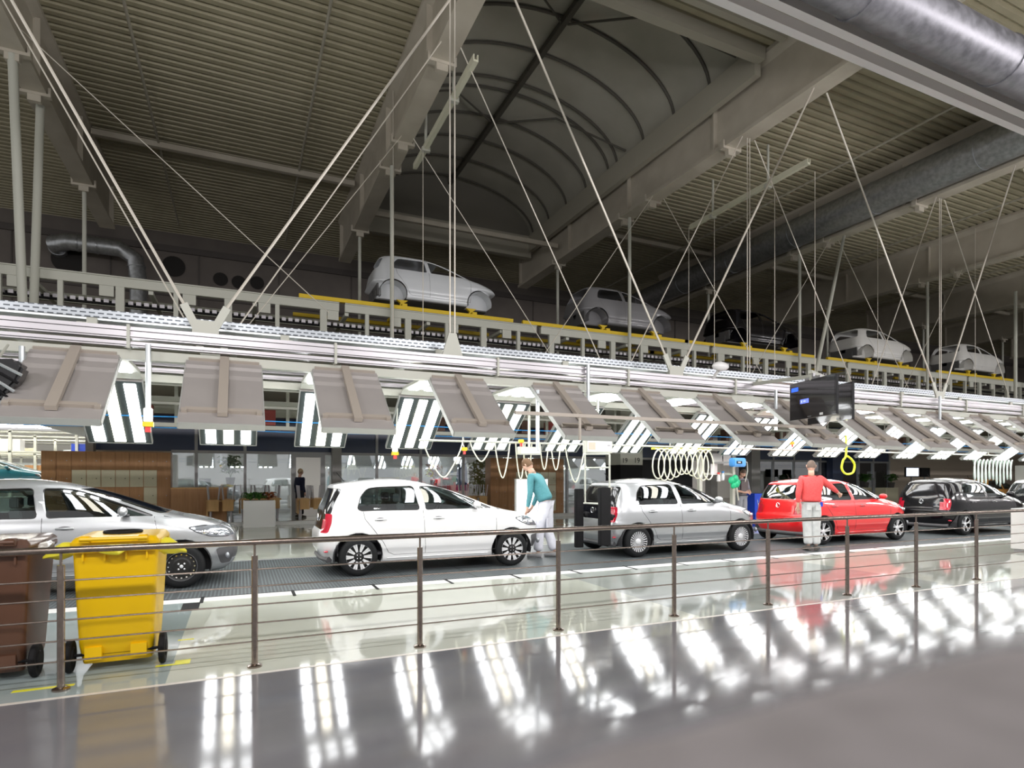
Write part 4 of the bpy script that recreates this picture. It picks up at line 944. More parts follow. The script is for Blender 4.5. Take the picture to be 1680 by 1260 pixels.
# ================================================================== WORK STATION behind the gap
ys = 12.6
xa, xb2 = at(1148, ys), at(1202, ys)
t = thing('station_frame', 'white post frame with paper boards left of the red car', 'frame', (0,0,0))
for x in (xa, xb2): bx(x-.05, x+.05, ys-.05, ys+.05, 0, 2.28).build('post', m_pale, t)
bx(xa-.05, xb2+.05, ys-.04, ys+.04, 2.22, 2.32).build('top_bar', m_pale, t); bx(xa, xb2, ys-.03, ys+.03, 1.56, 1.62).build('middle_bar', m_pale, t)
for px0, px1, py0, py1, lab in ((1169, 1185, 744, 758, 'left white sheet hung in the station frame'), (1187, 1199, 744, 763, 'right white sheet hung in the station frame'), (1166, 1177, 761, 779, 'lower white sheet on the left station post')):
    y = ys-.07; pm_ = (px0+px1)/2
    tag(bx(at(px0, y), at(px1, y), y, y+.01, zat(pm_, y, py1), zat(pm_, y, py0)).build('paper_sheet', m_white), lab, 'sheet', 'white sheets on the station frame')
y = 11.9; p0 = rp(1204, 751, y); p1 = rp(1225, 766, y)
t = thing('blue_device', 'light blue wall unit with small dark display on the station frame', 'device', (p0.x, y, p1.z))
w_ = p1.x-p0.x; h_ = p0.z-p1.z
bx(0, w_, 0, .2, 0, h_).build('casing', mat('light_blue', (.08,.32,.72), .35), t, bevel=.03); bx(w_*.22, w_*.62, -.012, 0, h_*.35, h_*.65).build('display', m_dark, t); bx(w_*.3, w_*.5, -.016, -.012, h_*.45, h_*.56).build('reading', m_white, t)
MB().tube([(w_, .1, h_*.7), (w_+.12, .1, h_*.5), (w_+.14, .1, -.1), (w_+.05, .1, -.4)], .012, 6).build('cord', m_pale, t, smooth=True)
MB().bar((w_*.5, .2, h_*.5), (w_*.5-.3, .66, h_*.5), .05).build('mount', m_greyf, t)
for px, py, lab, mc in ((1179, 790, 'white spray bottle with red trigger on the station frame', m_white), (1186, 788, 'clear bottle with blue cap on the station frame', mat('bottle_clear', (.75,.80,.82), .2))):
    y = ys-.12; x = at(px, y); z = zat(px, y, py)
    t = thing('spray_bottle', lab, 'bottle', (x, y, z)); MB().lathe([(0,0),(.05,0),(.052,.03),(.05,.14),(.02,.19),(.02,.20)], None, 14).build('bottle', mc, t, smooth=True)
    MB().box(-.03, .03, -.02, .02, .20, .25).build('cap', mat('red_plastic', (.7,.05,.05), .4) if 'red' in lab else mat('light_blue', (.08,.32,.72), .35), t)
y = 12.3; m_green = mat('green_rubber', (.02,.62,.28), .5)
b = MB()
for px, py, r in ((1200, 788, .10), (1206, 786, .12), (1208, 794, .11), (1203, 797, .08), (1211, 791, .07)): p = rp(px, py, y); b.ball((p.x, p.y, p.z), (r, .06, r))
p = rp(1208, 800, y); b2 = MB().tube([(p.x, y, p.z), (p.x+.08, y, p.z-.35)], [.03,.02], 8)
t = thing('hand_tool', 'bright green hand tool with hose hung on the station post', 'tool', (0,0,0)); MB().bar((p.x-.1, y, p.z+.05), (xb2-.03, ys-.05, p.z+.1), .03).build('hook', m_greyf, t); b.build('grip', m_green, t, smooth=True); b2.build('nozzle', m_pale, t, smooth=True)
# blue bin behind, light board, lightbox
x0 = at(1238, 13.5); x1 = at(1258, 13.5)
t = thing('blue_bin', 'tall open blue bin between the middle silver car and the red car', 'bin', (x0, 13.5, 0))
MB().prism([(.03,0),(x1-x0-.03,0),(x1-x0,.98),(0,.98)], 0, .5).build('body', m_blue, t); bx(-.02, x1-x0+.02, -.02, .52, .95, 1.0).build('rim', m_blue, t)
MB().bar((.10,-.01,.82), (.16,-.01,.55), .03, .004).bar((.13,-.01,.68), (.26,-.01,.76), .03, .004).build('white_mark', m_white, t)
x0 = at(847, 13.2); x1 = at(899, 13.2)
t = thing('light_board', 'glowing white light board standing behind the man in teal', 'light board', (x0, 13.2, 0))
bx(0, x1-x0, 0, .10, .25, 1.46).build('housing', m_white, t); bx(.03, x1-x0-.03, -.01, 0, .28, 1.43).build('lit_face', mat('board_lit', (1,1,1), .4, em=2.2), t)
for x in (.1, x1-x0-.1): bx(x-.02, x+.02, -.15, .25, 0, .25).build('foot', m_greyf, t)
# ================================================================== ROOMS BEHIND THE LINE
YG = 24.0
gx0, gx1, gx2 = at(281, YG), at(1018, YG), at(1460, YG)
def gstruct(nm, b, m): return st(b.build(nm, m))
gstruct('wall_header', bx(at(140, YG), gx2, YG, YG+.2, 2.42, 3.7), m_navy)
gstruct('wall_upper', bx(-16, 75, YG+.02, YG+.2, 3.7, 4.35), mat('brown_panel', (.12,.07,.055), .6))
st(bx(gx0, at(477, YG), YG, YG+.02, .0, 2.42).build('window_2', m_pglass)); st(bx(at(545, YG), gx1, YG, YG+.02, 0, 2.42).build('window_3', m_pglass)); st(bx(at(1200, YG), gx2, YG, YG+.02, .0, 2.42).build('window_4', m_pglass))
st(bx(at(534, YG), at(545, YG), YG, YG+.02, 0, 2.42).build('window_5', m_pglass))
for px in (322, 402, 618, 690, 760, 930, 1015, 1205, 1268, 1302, 1345, 1408, 1432, 1458): x = at(px, YG); gstruct('trim_17', bx(x-.05, x+.05, YG-.06, YG+.06, 0, 3.7), m_greyf)
gstruct('trim_18', bx(gx0, gx2, YG-.04, YG+.04, 2.36, 2.46), m_greyf)
for a, c_ in ((545, 560), (1232, 1246), (1165, 1176)): gstruct('wall_pillar', bx(at(a, YG-.4), at(c_, YG-.4), YG-.45, YG-.05, 0, 4.35), mat('grey_pillar', (.40,.39,.38), .6))
gstruct('wall_pillar', bx(at(1365, YG-.4), at(1382, YG-.4), YG-.45, YG-.05, 0, 4.35), m_navy)
gstruct('wall_pillar', bx(at(140, 23.4), at(153, 23.4), 23.4, 23.8, 0, 4.35), mat('grey_pillar', (.4,.39,.38), .6))
gstruct('wall_right_room', bx(gx2, 75, YG, YG+.2, 0, 3.7), m_beige)
gstruct('wall_behind_lockers', bx(at(152, YG), gx0, YG, YG+.2, 0, 2.42), m_beige)
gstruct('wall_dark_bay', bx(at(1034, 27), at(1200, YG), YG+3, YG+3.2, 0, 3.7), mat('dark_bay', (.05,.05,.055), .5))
# door with its frame, standing open
xd0, xd1 = at(478, YG), at(533, YG)
t = thing('door_frame', 'grey metal frame of the open doorway', 'door frame', (xd0, YG-.1, 0)); dw = xd1-xd0
bx(0, .16, 0, .2, 0, 2.42).build('jamb', m_greyf, t); bx(dw-.16, dw, 0, .2, 0, 2.42).build('jamb', m_greyf, t); bx(.16, dw-.16, 0, .2, 2.26, 2.42).build('lintel', m_greyf, t)
# interior of the glazed rooms
gstruct('wall_interior', bx(-6, 60, 33, 33.2, 0, 3.7), mat('interior_wall', (.80,.80,.79), .6))
gstruct('ceiling', bx(-6, 60, YG+.25, 33, 3.2, 3.3), mat('interior_ceiling', (.6,.6,.6), .7))
gstruct('floor', bx(-6, 60, YG, 33, 0, .004), mat('interior_floor', (.12,.10,.09), .15))
for i, (x0, x1) in enumerate(((at(560, 27), at(760, 27)), (at(1246, 27), at(1290, 27)), (at(1300, 27), at(1342, 27)), (at(1385, 27), at(1407, 27)), (at(1410, 27), at(1430, 27)))):
    gstruct('wall_partition', bx(x0, x1, 29+.2*i, 29.1+.2*i, 0, 2.5), mat(['part_grey','part_brown','part_warm','part_pale','part_cream'][i], [(.66,.69,.72),(.25,.19,.16),(.55,.36,.16),(.7,.7,.68),(.72,.70,.66)][i], .5))
m_lit = mat('room_lamp', (1,1,1), .4, em=30, emc=(1,.96,.88))
for i in range(14):
    x = -3+i*3.0
    tag(bx(x-.6, x+.6, 27.0+(i % 2)*2.2, 27.25+(i % 2)*2.2, 3.14, 3.19).build('room_lamp', m_lit), 'lit strip lamp on the ceiling inside the glazed rooms, %s from the left' % ORD[i], 'lamp', 'lamps inside the glazed rooms')
# furniture silhouettes inside: cabinets, desks, coat
def simple(nm, lab, cat, px0, px1, y, z0, z1, m, dp=.5, grp=None):
    x0, x1 = at(px0, y), at(px1, y); t = thing(nm, lab, cat, (x0, y, 0), 0, grp)
    bx(0, x1-x0, 0, dp, z0, z1).build('body', m, t, bevel=.01); return t, x1-x0
for px0, px1, z1, lab, m in ((290, 318, 1.25, 'pale low cabinet behind glass, left of the first mullion', m_white), (326, 345, 1.45, 'pale grey cabinet behind glass right of the first mullion', m_greyf), (360, 396, 1.2, 'white desk behind the glass above the planter', m_white),
      (570, 612, 1.1, 'white desk behind the glass over the white hatchback tail', m_white), (625, 655, 1.5, 'pale shelf behind the glass over the white hatchback', m_cream), (662, 686, 1.2, 'brown sideboard behind the glass over the white hatchback', m_wood), (700, 740, 1.1, 'grey counter behind the glass over the white hatchback', m_greyf),
      (960, 1005, 1.1, 'grey counter behind the glass left of the numbered pillar', m_greyf), (1248, 1300, 1.0, 'dark sideboard in the warm-lit room left of the red sweater man', mat('dark_wood', (.05,.035,.03), .4)), (1304, 1344, 1.0, 'dark sideboard in the warm-lit room behind the red sweater man', mat('dark_wood', (.05,.035,.03), .4)), (1386, 1404, 1.1, 'pale cabinet behind glass right of the yellow hose', m_cream)):
    t, w_ = simple('cabinet', lab, 'cabinet', px0, px1, 26.5, 0.05, z1, m)
    for i in range(2): bx(w_*(.03+.49*i), w_*(.48+.49*i), -.015, 0, .12, z1-.06).build('door', m, t)
# pictures on the partitions
for px, y, z, w_, lab, m in ((1262, 29.19, 1.75, .7, 'framed picture in the brown room', m_cream), (1326, 29.39, 1.9, .6, 'dark round-patterned picture in the warm room', m_dark), (1393, 29.59, 1.7, .5, 'grey framed picture in the pale room', m_greyf)):
    x = at(px, y); t = thing('picture', lab, 'picture', (x, y, z)); bx(-w_/2, w_/2, -.03, 0, -.4, .4).build('frame', m_white, t); bx(-w_/2+.08, w_/2-.08, -.035, -.03, -.32, .32).build('image', m, t)
m_leaf = vary('leaf', (.03,.12,.02), (.09,.22,.04), 8, .5); m_leafr = vary('leaf_red', (.35,.08,.03), (.45,.16,.05), 8, .5); m_pot = mat('pot', (.08,.07,.07), .5)
def plant(lab, px, y, z, h, w_, n, m, seed, pot=True, loc=None):
    rnd = random.Random(seed); x = at(px, y) if loc is None else loc[0]
    t = thing('potted_plant', lab, 'plant', (x, y, z))
    if pot: MB().lathe([(0,0),(.14,0),(.18,.28),(.17,.28),(.15,.25),(0,.25)], None, 16).build('pot', m_pot, t, smooth=True)
    b = MB(); z0 = .25 if pot else 0
    for i in range(n):
        a = rnd.uniform(0, 2*PI); r = w_*rnd.uniform(.3, 1); zz = z0+h*rnd.uniform(.25, 1); ln = rnd.uniform(.5, 1)*w_*.9; c, s = math.cos(a), math.sin(a); r0 = r*.35
        p = Vector((r0*c, r0*s, zz-ln*.2)); q = Vector((r*c, r*s, zz+ln*.15)); e = Vector((r*1.35*c, r*1.35*s, zz-ln*.15)); wd = Vector((-s, c, .15))*ln*.22
        b.add([p, q-wd, e, q+wd], [(0,1,2,3)])
    for i in range(5): a = i*1.3; b.tube([(0,0,z0-.02), (w_*.3*math.cos(a), w_*.3*math.sin(a), z0+h*.7)], .008, 4)
    b.build('foliage', m, t); return t
plant('tall green palm behind the glass above the white hatchback bonnet', 785, 25.2, 0, 2.0, .55, 160, m_leaf, 1); plant('green plant with red flowers behind glass, centre left', 712, 26.75, 1.11, .7, .4, 90, m_leafr, 2)
plant('dark green plant behind the glass right of the first mullion', 378, 26.75, 1.21, .9, .45, 110, m_leaf, 3); plant('low green plant in the brown room', 1262, 26.75, 1.01, .5, .5, 90, m_leaf, 4); plant('flowering plant in the warm-lit room', 1282, 26.75, 1.01, .6, .4, 70, m_leafr, 5)
plant('green plant in a pot right of the red car roof', 1462, 20.5, .95, .45, .35, 90, m_leaf, 6); plant('dark bushy plant just right of the yellow hose', 1420, 21.5, .95, .45, .4, 90, m_leaf, 7)
tag(bx(at(1454, 20.3), at(1474, 20.3), 20.3, 20.9, 0, .95).build('plinth', m_cream), 'pale plinth carrying the green plant right of the red car roof', 'plinth'); tag(bx(at(1412, 21.2), at(1430, 21.2), 21.2, 21.8, 0, .95).build('plinth', m_cream), 'pale plinth carrying the dark bushy plant', 'plinth')
# coat hung behind glass
t = thing('coat', 'blue coat hanging behind the glass beside the palm', 'coat', (at(758, 25), 25, .8)); MB().prism([(-.10,1.35),(.10,1.35),(.22,1.2),(.28,.1),(-.28,.1),(-.22,1.2)], -.06, .06).build('cloth', mat('coat_blue', (.01,.05,.30), .8), t, bevel=.03); MB().tube([(0,0,1.3),(0,0,2.4)], .01, 6).build('hanger', m_greyf, t)
# locker walls
def lockers(lab, px0, px1, y, ztop, cream):
    x0, x1 = at(px0, y), at(px1, y); w_ = x1-x0; t = thing('locker_wall', lab, 'lockers', (x0, y, 0))
    bx(0, w_, .02, .6, 0, ztop).build('carcass', m_wood, t); n = 9
    for i in range(n):
        a, c_ = w_*i/n+.01, w_*(i+1)/n-.01
        for j in range(4):
            z0, z1 = .06+(ztop-.08)*j/4+.008, .06+(ztop-.08)*(j+1)/4-.008
            d = bx(a, c_, 0, .02, z0, z1).build('door', m_cream if cream(i, j) else m_wood, t)
            bx((a+c_)/2+.06, (a+c_)/2+.085, -.008, 0, (z0+z1)/2-.012, (z0+z1)/2+.012).build('lock', m_dark if cream(i, j) else m_alu, d)
    return t
lockers('wide oak locker wall with cream doors behind the silver car at the left', 67, 280, 22.7, 2.32, lambda i, j: (j == 2 and i >= 2 and i < 8) or (j < 2 and i in (7,)) )
lockers('oak locker wall with cream doors behind the man in teal', 805, 925, 22.7, 2.30, lambda i, j: (j == 2 and 3 <= i <= 7) or (j == 1 and i in (3, 6, 7)) or (j == 0 and i in (3,7)))
x0, x1 = at(280, 22.3), at(372, 22.3)
t = thing('wood_counter', 'low oak counter right of the left locker wall', 'counter', (x0, 22.3, 0)); bx(0, x1-x0, 0, .6, 0, 1.12).build('body', m_wood, t); bx(-.0, x1-x0+.02, -.02, .62, 1.12, 1.16).build('top', m_wood2, t)
for i in range(4): bx((x1-x0)*i/4+.01, (x1-x0)*(i+1)/4-.01, -.015, 0, .05, 1.08).build('door', m_wood, t)
# tables with upturned chairs
def table(lab, px0, px1, y):
    x0, x1 = at(px0, y), at(px1, y); w_ = x1-x0; t = thing('canteen_table', lab, 'table', (x0, y, 0))
    bx(0, w_, 0, .8, .71, .745).build('top', m_wood2, t); bx(.0, .05, .05, .75, .25, .70).build('side_panel', m_wood2, t)
    for x in (.12, w_-.12):
        for yy in (.08, .72): MB().tube([(x, yy, 0), (x, yy, .71)], .025, 10).build('leg', m_alu, t, smooth=True)
    return x0, w_
def chair0():
    t = thing('upturned_chair', 'x', 'chair', (0,0,0)); bx(-.17, .17, -.19, .19, .0, .03).build('seat', m_wood2, t, bevel=.01)
    for sx in (-1, 1):
        for sy in (-1, 1): MB().tube([(sx*.14, sy*.16, .03), (sx*.18, sy*.21, .47)], .016, 8).build('leg', m_alu, t, smooth=True)
    bx(-.16, .16, .19, .22, -.34, 0).build('backrest', m_wood2, t, bevel=.008); return t
proto = None
for lab, px0, px1, y, n in (('left canteen table', 338, 386, 21.5, 4), ('canteen table behind the planter', 392, 462, 22.6, 6), ('canteen table by the doorway', 488, 532, 21.6, 4), ('canteen table beside the palm', 762, 800, 21.6, 3)):
    x0, w_ = table('oak-topped '+lab+' with upturned chairs on it', px0, px1, y)
    n = max(2, min(n, int(w_/.40)))
    for i in range(n):
        x = x0+w_*(i+.5)/n
        for q, yy in enumerate((y+.05, y+.72)):
            l2 = 'upturned chair, %s from left in the %s row on the %s' % (ORD[i], 'front' if q == 0 else 'back', lab)
            if proto is None: proto = chair0(); c = proto; c.location = (x, yy, .746); c['label'] = l2; c['group'] = 'upturned chairs on the '+lab
            else: c = dup(proto, (x, yy, .746), label=l2, group='upturned chairs on the '+lab)
            c.rotation_euler = (0, 0, PI if q == 0 else 0)
# planter
x0, x1 = at(399, 19.4), at(452, 19.4)
t = thing('planter', 'white box planter with green and orange leaves in front of the pale kerb', 'planter', (x0, 19.4, 0)); w_ = x1-x0
bx(0, w_, 0, .5, 0, .80).build('box', m_white, t, bevel=.008); bx(.04, w_-.04, .04, .46, .80, .805).build('soil', m_brown, t)
for k, (fx, m, sd) in enumerate(((.22, m_leaf, 11), (.5, m_leaf, 12), (.78, m_leafr, 13))):
    plant(['dark green plant at the left of the white planter','leafy green plant in the middle of the white planter','orange-red plant at the right of the white planter'][k], 0, 19.65, .806, .22, .26, 70, m, sd, False, (x0+w_*fx,))
# numbered pillar
yp = 17.2; x0, x1 = at(1018, yp), at(1054, yp)
t = thing('numbered_pillar', 'square pillar, pale above and black below, with painted numbers', 'pillar', (x0, yp, 0)); w_ = x1-x0
bx(0, w_, 0, w_, 0, 1.93).build('black_base', m_dark, t); bx(-.003, w_+.003, -.003, w_+.003, 1.93, 4.34).build('upper_shaft', m_beige if False else m_pale, t)
def text(s, loc, size, rz, m, parent, name='number'):
    cu = bpy.data.curves.new('t', 'FONT'); cu.body = s; cu.size = size; cu.extrude = .002; ob = bpy.data.objects.new('t', cu); C.collection.objects.link(ob)
    me = bpy.data.meshes.new_from_object(ob.evaluated_get(bpy.context.evaluated_depsgraph_get())); bpy.data.objects.remove(ob)
    me.materials.append(m); o = link(name, me, parent); o.location = loc; o.rotation_euler = (PI/2, 0, rz); return o
text('15', (w_*.52, -.006, 2.42), .28, 0, m_dark, t); text('19', (w_*.60, -.006, 2.0), .26, 0, m_dark, t); text('19', (w_*.06, -.006, 2.0), .24, 0, m_dark, t)
# monitor pair on the beige wall side
y = 19.5
t, w_ = simple('monitor', 'lit pale monitor left of the black hatchback roof', 'monitor', 1486, 1508, y, 1.52, 2.02, m_dark, .08); bx(.05, w_-.05, -.005, 0, 1.56, 1.98).build('lit_screen', mat('monitor_lit', (.6,.65,.8), .4, em=.9, emc=(.75,.8,.95)), t); bx(w_/2-.04, w_/2+.04, .02, .08, 0, 1.52).build('stand', m_greyf, t)
t, w_ = simple('monitor', 'dark switched-off monitor above the black hatchback roof', 'monitor', 1511, 1526, y+.1, 1.52, 2.0, m_dark, .08); bx(w_/2-.04, w_/2+.04, .02, .08, 0, 1.52).build('stand', m_greyf, t)
# far left hall: racks, lamps, teal car on a platform
for i in range(4):
    y = 30+i*3.2; xa = -16; t = thing('storage_rack', 'pale storage rack in the far left hall, %s row back' % ORD[i], 'rack', (0, y, 0), group='racks in the far left hall')
    for x in range(6): bx(-15+x*2.2-.05, -15+x*2.2+.05, 0, .1, 0, 3.4).build('upright', m_pale, t)
    for z in (.9, 1.7, 2.5, 3.3): bx(-15, -4, 0, .8, z, z+.06).build('shelf', m_pale, t)
    rnd = random.Random(i+5)
    for x in range(9):
        for z in (.96, 1.76, 2.56): 
            if rnd.random() < .75: bx(-14.8+x*1.2, -14.1+x*1.2, .1, .7, z, z+rnd.uniform(.2, .6)).build('load', rnd.choice([m_beige, m_white, m_cream, m_galv, m_blue, m_wood]), t)
for i, (y, z) in enumerate(((25.5, 3.3), (28.5, 3.5), (32, 3.7), (36, 3.9))): tag(bx(-15, -5.6, y, y+.12, z, z+.05).build('strip_lamp', m_lit), 'long lit strip lamp in the far left hall, %s from the front' % ORD[i], 'lamp', 'strip lamps in the far left hall')
tag(bx(-14, -5.2, 25.5, 28, 0, .78).build('platform', m_galv), 'raised grey platform carrying the teal car, far left', 'platform')
make_car('teal car on a raised platform in the far left hall', -7.9, p_teal, 'multi', m_rims, y=26.6, z=.79)
# right end: further line clutter
for i in range(5):
    x = 30+i*6.5; t = thing('line_cabinet', 'pale machine cabinet beside the line at the far right, %s along' % ORD[i], 'cabinet', (x, 13.5, 0), group='cabinets at the far right')
    bx(0, 1.2, 0, .8, 0, 2.0).build('body', m_white, t, bevel=.01); bx(.1, 1.1, -.02, 0, 1.0, 1.8).build('door', m_greyf, t)
make_car('orange car far right behind the black hatchback', 30.5, mat('orange_paint', (.65,.30,.05), .3, coat=1), 'multi', m_rims, y=15.6, z=0)
# black cockpit part hung at the left edge
y = 8.3; xk = at(4, y)
t = thing('hung_module', 'black glossy cockpit part hanging at the left edge beside the first canopy', 'car part', (xk, y, 0))
b = MB(); rnd = random.Random(3)
b.prism([(-.5,2.75),(.14,2.80),(.22,2.72),(.16,2.55),(.02,2.36),(-.05,2.20),(-.5,2.15)], -.12, .12); b.build('shell', m_black, t, bevel=.03)
for i in range(6): z = 2.76-i*.09; MB().tube([(-.4,-.13,z), (.02-.01*i,-.16,z-.04), (.20-.035*i,-.10,z-.14)], .018, 6).build('cable', m_dark if i % 2 else m_galv, t, smooth=True)
MB().tube([(-.05,0,2.78),(-.05,.35,3.02)], .015, 6).build('sling', m_pale, t)
# ================================================================== PEOPLE
def skin_mesh(joints, edges, root, sub=2):
    names = list(joints); idx = {n: i for i, n in enumerate(names)}
    me = bpy.data.meshes.new('sk'); me.from_pydata([joints[n][0] for n in names], [(idx[a], idx[b]) for a, b in edges], [])
    ob = bpy.data.objects.new('sk', me); C.collection.objects.link(ob)
    md = ob.modifiers.new('s', 'SKIN'); md.use_smooth_shade = True
    for i, n in enumerate(names):
        r = joints[n][1]; r = r if isinstance(r, tuple) else (r, r); me.skin_vertices[0].data[i].radius = r; me.skin_vertices[0].data[i].use_root = (n == root)
    ss = ob.modifiers.new('ss', 'SUBSURF'); ss.levels = sub; ss.render_levels = sub
    dg = bpy.context.evaluated_depsgraph_get(); dg.update(); out = bpy.data.meshes.new_from_object(ob.evaluated_get(dg)); bpy.data.objects.remove(ob)
    return out
def join(mes, name, mats, parent):
    bm = bmesh.new()
    for m in mes: bm.from_mesh(m)
    for f in bm.faces: f.smooth = True
    me = bpy.data.meshes.new(name); bm.to_mesh(me); bm.free()
    for m in mats: me.materials.append(m)
    return link(name, me, parent)
def bmm(b):
    me = bpy.data.meshes.new('x'); me.from_pydata(b.v, [], b.f); return me
def lp(a, b, t): return tuple(a[i]+(b[i]-a[i])*t for i in range(3))
def person(label, loc, rz, J, top, trous, hair, shoe, sc=1.0, bulk=1.0, sleeve=.96, extra=None):
    t = thing('person', label, 'person', loc, rz); t.scale = (sc, sc, sc)
    V = {k: Vector(v) for k, v in J.items()}
    hd = (V['head']-V['neck']).normalized(); fwd = V.get('face', Vector((0,1,0))).normalized(); up = hd; rt = fwd.cross(up).normalized(); fwd = up.cross(rt).normalized()
    Mh = Matrix((( rt.x, fwd.x, up.x, V['head'].x), (rt.y, fwd.y, up.y, V['head'].y), (rt.z, fwd.z, up.z, V['head'].z), (0,0,0,1)))
    # bare body: one continuous skin with head, arms, hands and legs
    j = {'pel': (V['pelvis'], .085), 'chest': (V['chest'], .09), 'neckb': (lp(V['chest'], V['neck'], .75), .06), 'neck': (V['neck'], .055)}
    e = [('pel','chest'), ('chest','neckb'), ('neckb','neck')]
    for s in 'LR':
        sg = -1 if s == 'L' else 1
        sh, el, wr, ha = V['sh'+s], V['el'+s], V['wr'+s], V['ha'+s]; hp, kn, an, to = V['hip'+s], V['kn'+s], V['an'+s], V['to'+s]
        j.update({'sh'+s: (sh, .045), 'el'+s: (el, .038), 'fa'+s: (lp(el, wr, .35), .036), 'wr'+s: (wr, (.024,.030)), 'hip'+s: (hp, .06), 'kn'+s: (kn, .048), 'cf'+s: (lp(kn, an, .35), .048), 'an'+s: (an, .038)})
        e += [('chest','sh'+s), ('sh'+s,'el'+s), ('el'+s,'fa'+s), ('fa'+s,'wr'+s), ('pel','hip'+s), ('hip'+s,'kn'+s), ('kn'+s,'cf'+s), ('cf'+s,'an'+s)]
        d = (ha-wr).normalized(); sd = d.cross(Vector((0,1,0)) if abs(d.y) < .8 else Vector((0,0,1))).normalized(); pn = sd.cross(d).normalized()
        palm = wr+d*.055; j['pa'+s] = (palm, (.030,.020)); e.append(('wr'+s,'pa'+s))
        for q, (of, ln) in enumerate(((-.028,.070),(-.010,.080),(.009,.075),(.027,.060))):
            b0 = wr+d*.088+sd*of; b1 = b0+d*ln*.5+pn*sg*.006; b2 = b0+d*ln*.92+pn*sg*.028
            j['f%d%s' % (q, s)] = (b0, .0095); j['g%d%s' % (q, s)] = (b1, .0085); j['h%d%s' % (q, s)] = (b2, .007); e += [('pa'+s, 'f%d%s' % (q, s)), ('f%d%s' % (q, s), 'g%d%s' % (q, s)), ('g%d%s' % (q, s), 'h%d%s' % (q, s))]
        b0 = wr+d*.035-sd*.034*1; b1 = b0+d*.035-sd*.022; b2 = b1+d*.030
        j['t0'+s] = (b0, .011); j['t1'+s] = (b1, .010); j['t2'+s] = (b2, .008); e += [('wr'+s,'t0'+s), ('t0'+s,'t1'+s), ('t1'+s,'t2'+s)]
    body = skin_mesh(j, e, 'pel', 2)
    h = MB(); NN, MM = 22, 16; vs = []                               # skull with jaw, brow, nose and ears
    for i in range(MM+1):
        for k in range(NN):
            th_ = PI*i/MM; ph = 2*PI*k/NN; x = math.sin(th_)*math.cos(ph); y = math.sin(th_)*math.sin(ph); z = math.cos(th_)
            rx, ry, rz_ = .078, .098, .118
            if z < 0: rx *= 1-.28*(-z)**1.5; ry *= 1-.12*(-z)
            X, Y, Z = x*rx, y*ry+(.012 if z < 0 and y > 0 else 0), z*rz_
            if y > .93 and -.35 < z < .12: Y += .022*(1-abs(z+.15)/.3 if abs(z+.15) < .3 else 0)
            if y > .7 and abs(x) > .2 and abs(x) < .5 and .0 < z < .25: Y -= .007
            if y > .85 and -.62 < z < -.45: Y += .006
            vs.append(Mh @ Vector((X, Y, Z)))
    h.add(vs, [(i*NN+k, (i+1)*NN+k, (i+1)*NN+(k+1) % NN, i*NN+(k+1) % NN) for i in range(MM) for k in range(NN)])
    for sg in (-1, 1):
        h.tube([Mh @ Vector((sg*.074, -.005, -.03)), Mh @ Vector((sg*.084, -.012, .0)), Mh @ Vector((sg*.084, -.016, .022)), Mh @ Vector((sg*.076, -.005, .03))], [.006,.010,.010,.006], 8)
    h.tube([V['neck']-hd*.05, V['head']-hd*.05], [.058,.052], 14)
    o = join([body, bmm(h)], 'body', [m_skin], t)
    ey = MB()
    for sg in (-1, 1): ey.ball(tuple(Mh @ Vector((sg*.031, .086, .012))), .010, 8, 6)
    ey.build('eyes', m_dark, o, smooth=True)
    mo = MB().tube([Mh @ Vector((-.024, .090, -.062)), Mh @ Vector((0, .098, -.064)), Mh @ Vector((.024, .090, -.062))], .004, 6); mo.build('mouth', mat('lip', (.45,.18,.16), .5), o, smooth=True)
    hm = MB(); vs = []
    for i in range(10):
        for k in range(24):
            th_ = PI*.62*i/9; ph = 2*PI*k/24; x = math.sin(th_)*math.cos(ph); y = math.sin(th_)*math.sin(ph); z = math.cos(th_)
            cutz = -.05+.35*max(0, y)*1.3-.28*max(0, -y); zz = max(z, cutz) if y > -.2 else max(z, -.42)
            vs.append(Mh @ Vector((x*.084, y*.103-.003, zz*.125+.003)))
    hm.add(vs, [(i*24+k, (i+1)*24+k, (i+1)*24+(k+1) % 24, i*24+(k+1) % 24) for i in range(9) for k in range(24)]); hm.build('hair', hair, t, smooth=True)
    # sweater
    wa = lp(V['pelvis'], V['chest'], -.06)
    j = {'w': (wa, (.20*bulk,.145*bulk)), 'w2': (lp(V['pelvis'], V['chest'], .2), (.19*bulk,.14*bulk)), 'm': (lp(V['pelvis'], V['chest'], .55), (.185*bulk,.14*bulk)), 'c': (V['chest'], (.19*bulk,.14*bulk)), 'n': (lp(V['chest'], V['neck'], .62), (.085,.075)), 'n2': (lp(V['chest'], V['neck'], .88), .062)}
    e = [('w','w2'), ('w2','m'), ('m','c'), ('c','n'), ('n','n2')]
    for s in 'LR':
        sh, el, wr = V['sh'+s], V['el'+s], V['wr'+s]; cu = lp(el, wr, sleeve)
        j.update({'s'+s: (sh, .078*bulk), 'u'+s: (lp(sh, el, .5), .064*bulk), 'e'+s: (el, .054*bulk), 'f'+s: (lp(el, cu, .6), .046), 'k'+s: (cu, .036)}); e += [('c','s'+s), ('s'+s,'u'+s), ('u'+s,'e'+s), ('e'+s,'f'+s), ('f'+s,'k'+s)]
    join([skin_mesh(j, e, 'c', 2)], 'sweater', [top], t)
    j = {'p': (V['pelvis'], (.155,.12)), 'p2': (lp(V['pelvis'], wa, .9), (.145,.11))}; e = [('p','p2')]
